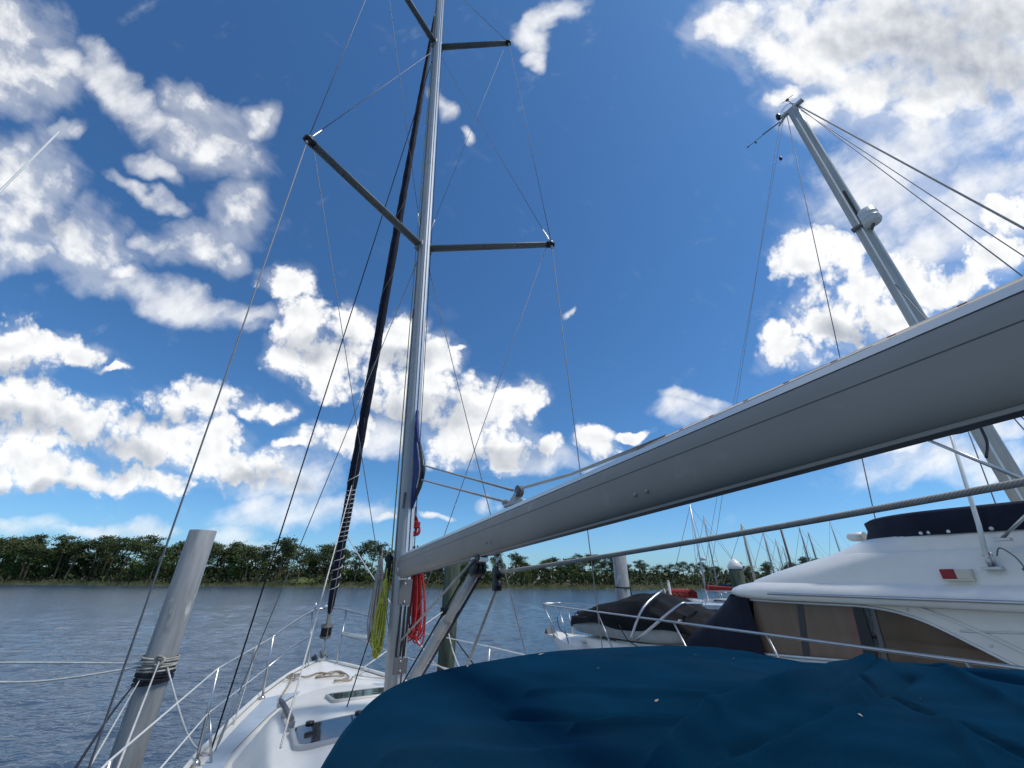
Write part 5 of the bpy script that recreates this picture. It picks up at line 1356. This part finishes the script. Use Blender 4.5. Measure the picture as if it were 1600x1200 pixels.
far_boat('small sailboat whose thin mast is the right one of the pair over the yacht roof', 1242, 854, 905, 62, .07, ALU, 6.5, None)
far_boat('sailboat with dark mast above the long slope of the yacht roof', 1279, 824, 905, 60, .09, ALUD, 8, NAVY)
far_boat('small far sailboat with a low thin mast above the yacht roof slope', 1274, 852, 905, 90, .08, ALU, 7, None, spread=False)
far_boat('sailboat with dark mast and radar left of the yacht flybridge cover', 1291, 832, 905, 64, .10, ALUD, 8, None, extra=x_rad)
far_boat('far sailboat whose pale mast tip is nearest to the yacht searchlight', 1332, 812, 905, 75, .09, ALU, 8, None)
# white launch with a dark sheer stripe lying ahead of the yacht
ml = thing('motor_launch', 'low white launch with pale blue deck and white hoops beyond the yacht bow', 'launch', atZ(1150, 946, .3))
c0 = atY(1120, 940, 19); 
def q3(l, f, z): return V(c0.x, 19, 0) + V(.94, -.34, 0) * f + V(.34, .94, 0) * l + V(0, 0, z)
NPB = mat('pale_blue_deck', (0.40, 0.48, 0.55), .6, var=.06)
rows = [[q3(l * b, f, z) for l, z in ((-1, 1.75), (-1.02, 1.55), (-.8, .6), (-.3, -.2), (.3, -.2), (.8, .6), (1.02, 1.55), (1, 1.75))] for f, b in ((-2.4, .1), (-1.8, .7), (-.5, 1.1), (2.5, 1.2), (4.5, 1.1))]
MB().loft(rows).build('hull', GEL, ml)
MB().slab([q3(-.7, -1.6, 1.80), q3(.7, -1.6, 1.80), q3(1.0, 3.5, 1.80), q3(-1.0, 3.5, 1.80)], (0, 0, .28)).build('cabin_top', NPB, ml)
MB().slab([q3(-1.08, -1.0, 1.62), q3(-1.16, 3.9, 1.62), q3(-1.16, 3.9, 1.95), q3(-1.08, -.6, 1.95)], V(.34, .94, 0) * -.02).build('dark_window', DGLASS, ml)
mb = MB()
for f in (1.2, 1.7, 2.3):
    mb.tube(spline([q3(-1.15, f, 1.2), q3(-1.2, f + .05, 1.9), q3(-.9, f + .35, 2.35), q3(-.3, f + .9, 2.5)], 5), .03, 6)
mb.build('hoop', GEL, ml)
# floating walkway with rails and finger posts beyond the dinghy
wk = thing('walkway', 'pale floating walkway with white railings beyond the covered dinghy', 'walkway', V(atY(1062, 930, 40).x, 40, .3))
wx0, wx1 = atY(1040, 930, 40).x, atY(1085, 930, 36).x
MB().box(V((wx0 + wx1) / 2, 39, .55), V((wx1 - wx0) / 2 + .4, 0, 0), V(0, .8, 0), V(0, 0, .12), .03).build('pontoon', CONCR, wk)
for i, u_ in enumerate((1044, 1050, 1056, 1062, 1068, 1074, 1080)):
    x_ = atY(u_, 915, 39).x
    MB().tube([V(x_, 38.6, .6), V(x_ - .5, 38.8, 2.3)], .05, 6).build('post', CONCR, wk)
MB().tube([V(wx0, 38.7, 2.25), V(wx1, 38.7, 2.25)], .05, 6).build('handrail', CONCR, wk)
MB().box(V(lerp(wx0, wx1, .6), 39.2, 1.15), V(.9, 0, 0), V(0, .4, 0), V(0, 0, .35), .04).build('dock_box', GEL, wk)
for u_, vt, lab in ((1032, 907, 'slim greenish post standing in the river left of the walkway'), (1044, 909, 'slim white slanting post at the left end of the walkway')):
    p = atY(u_, vt, 34); o = thing('channel_post', lab, 'post', V(p.x, 34, -1), 'slim posts by the walkway')
    MB().tube([V(p.x + .1, 34, -1), V(p.x, 34, p.z)], .10, 8).lathe(V(p.x, 34, p.z), [(.10, 0), (.12, .02), (.01, .12)], 8).build('shaft', CONCR if 'white' in lab else WOOD, o)
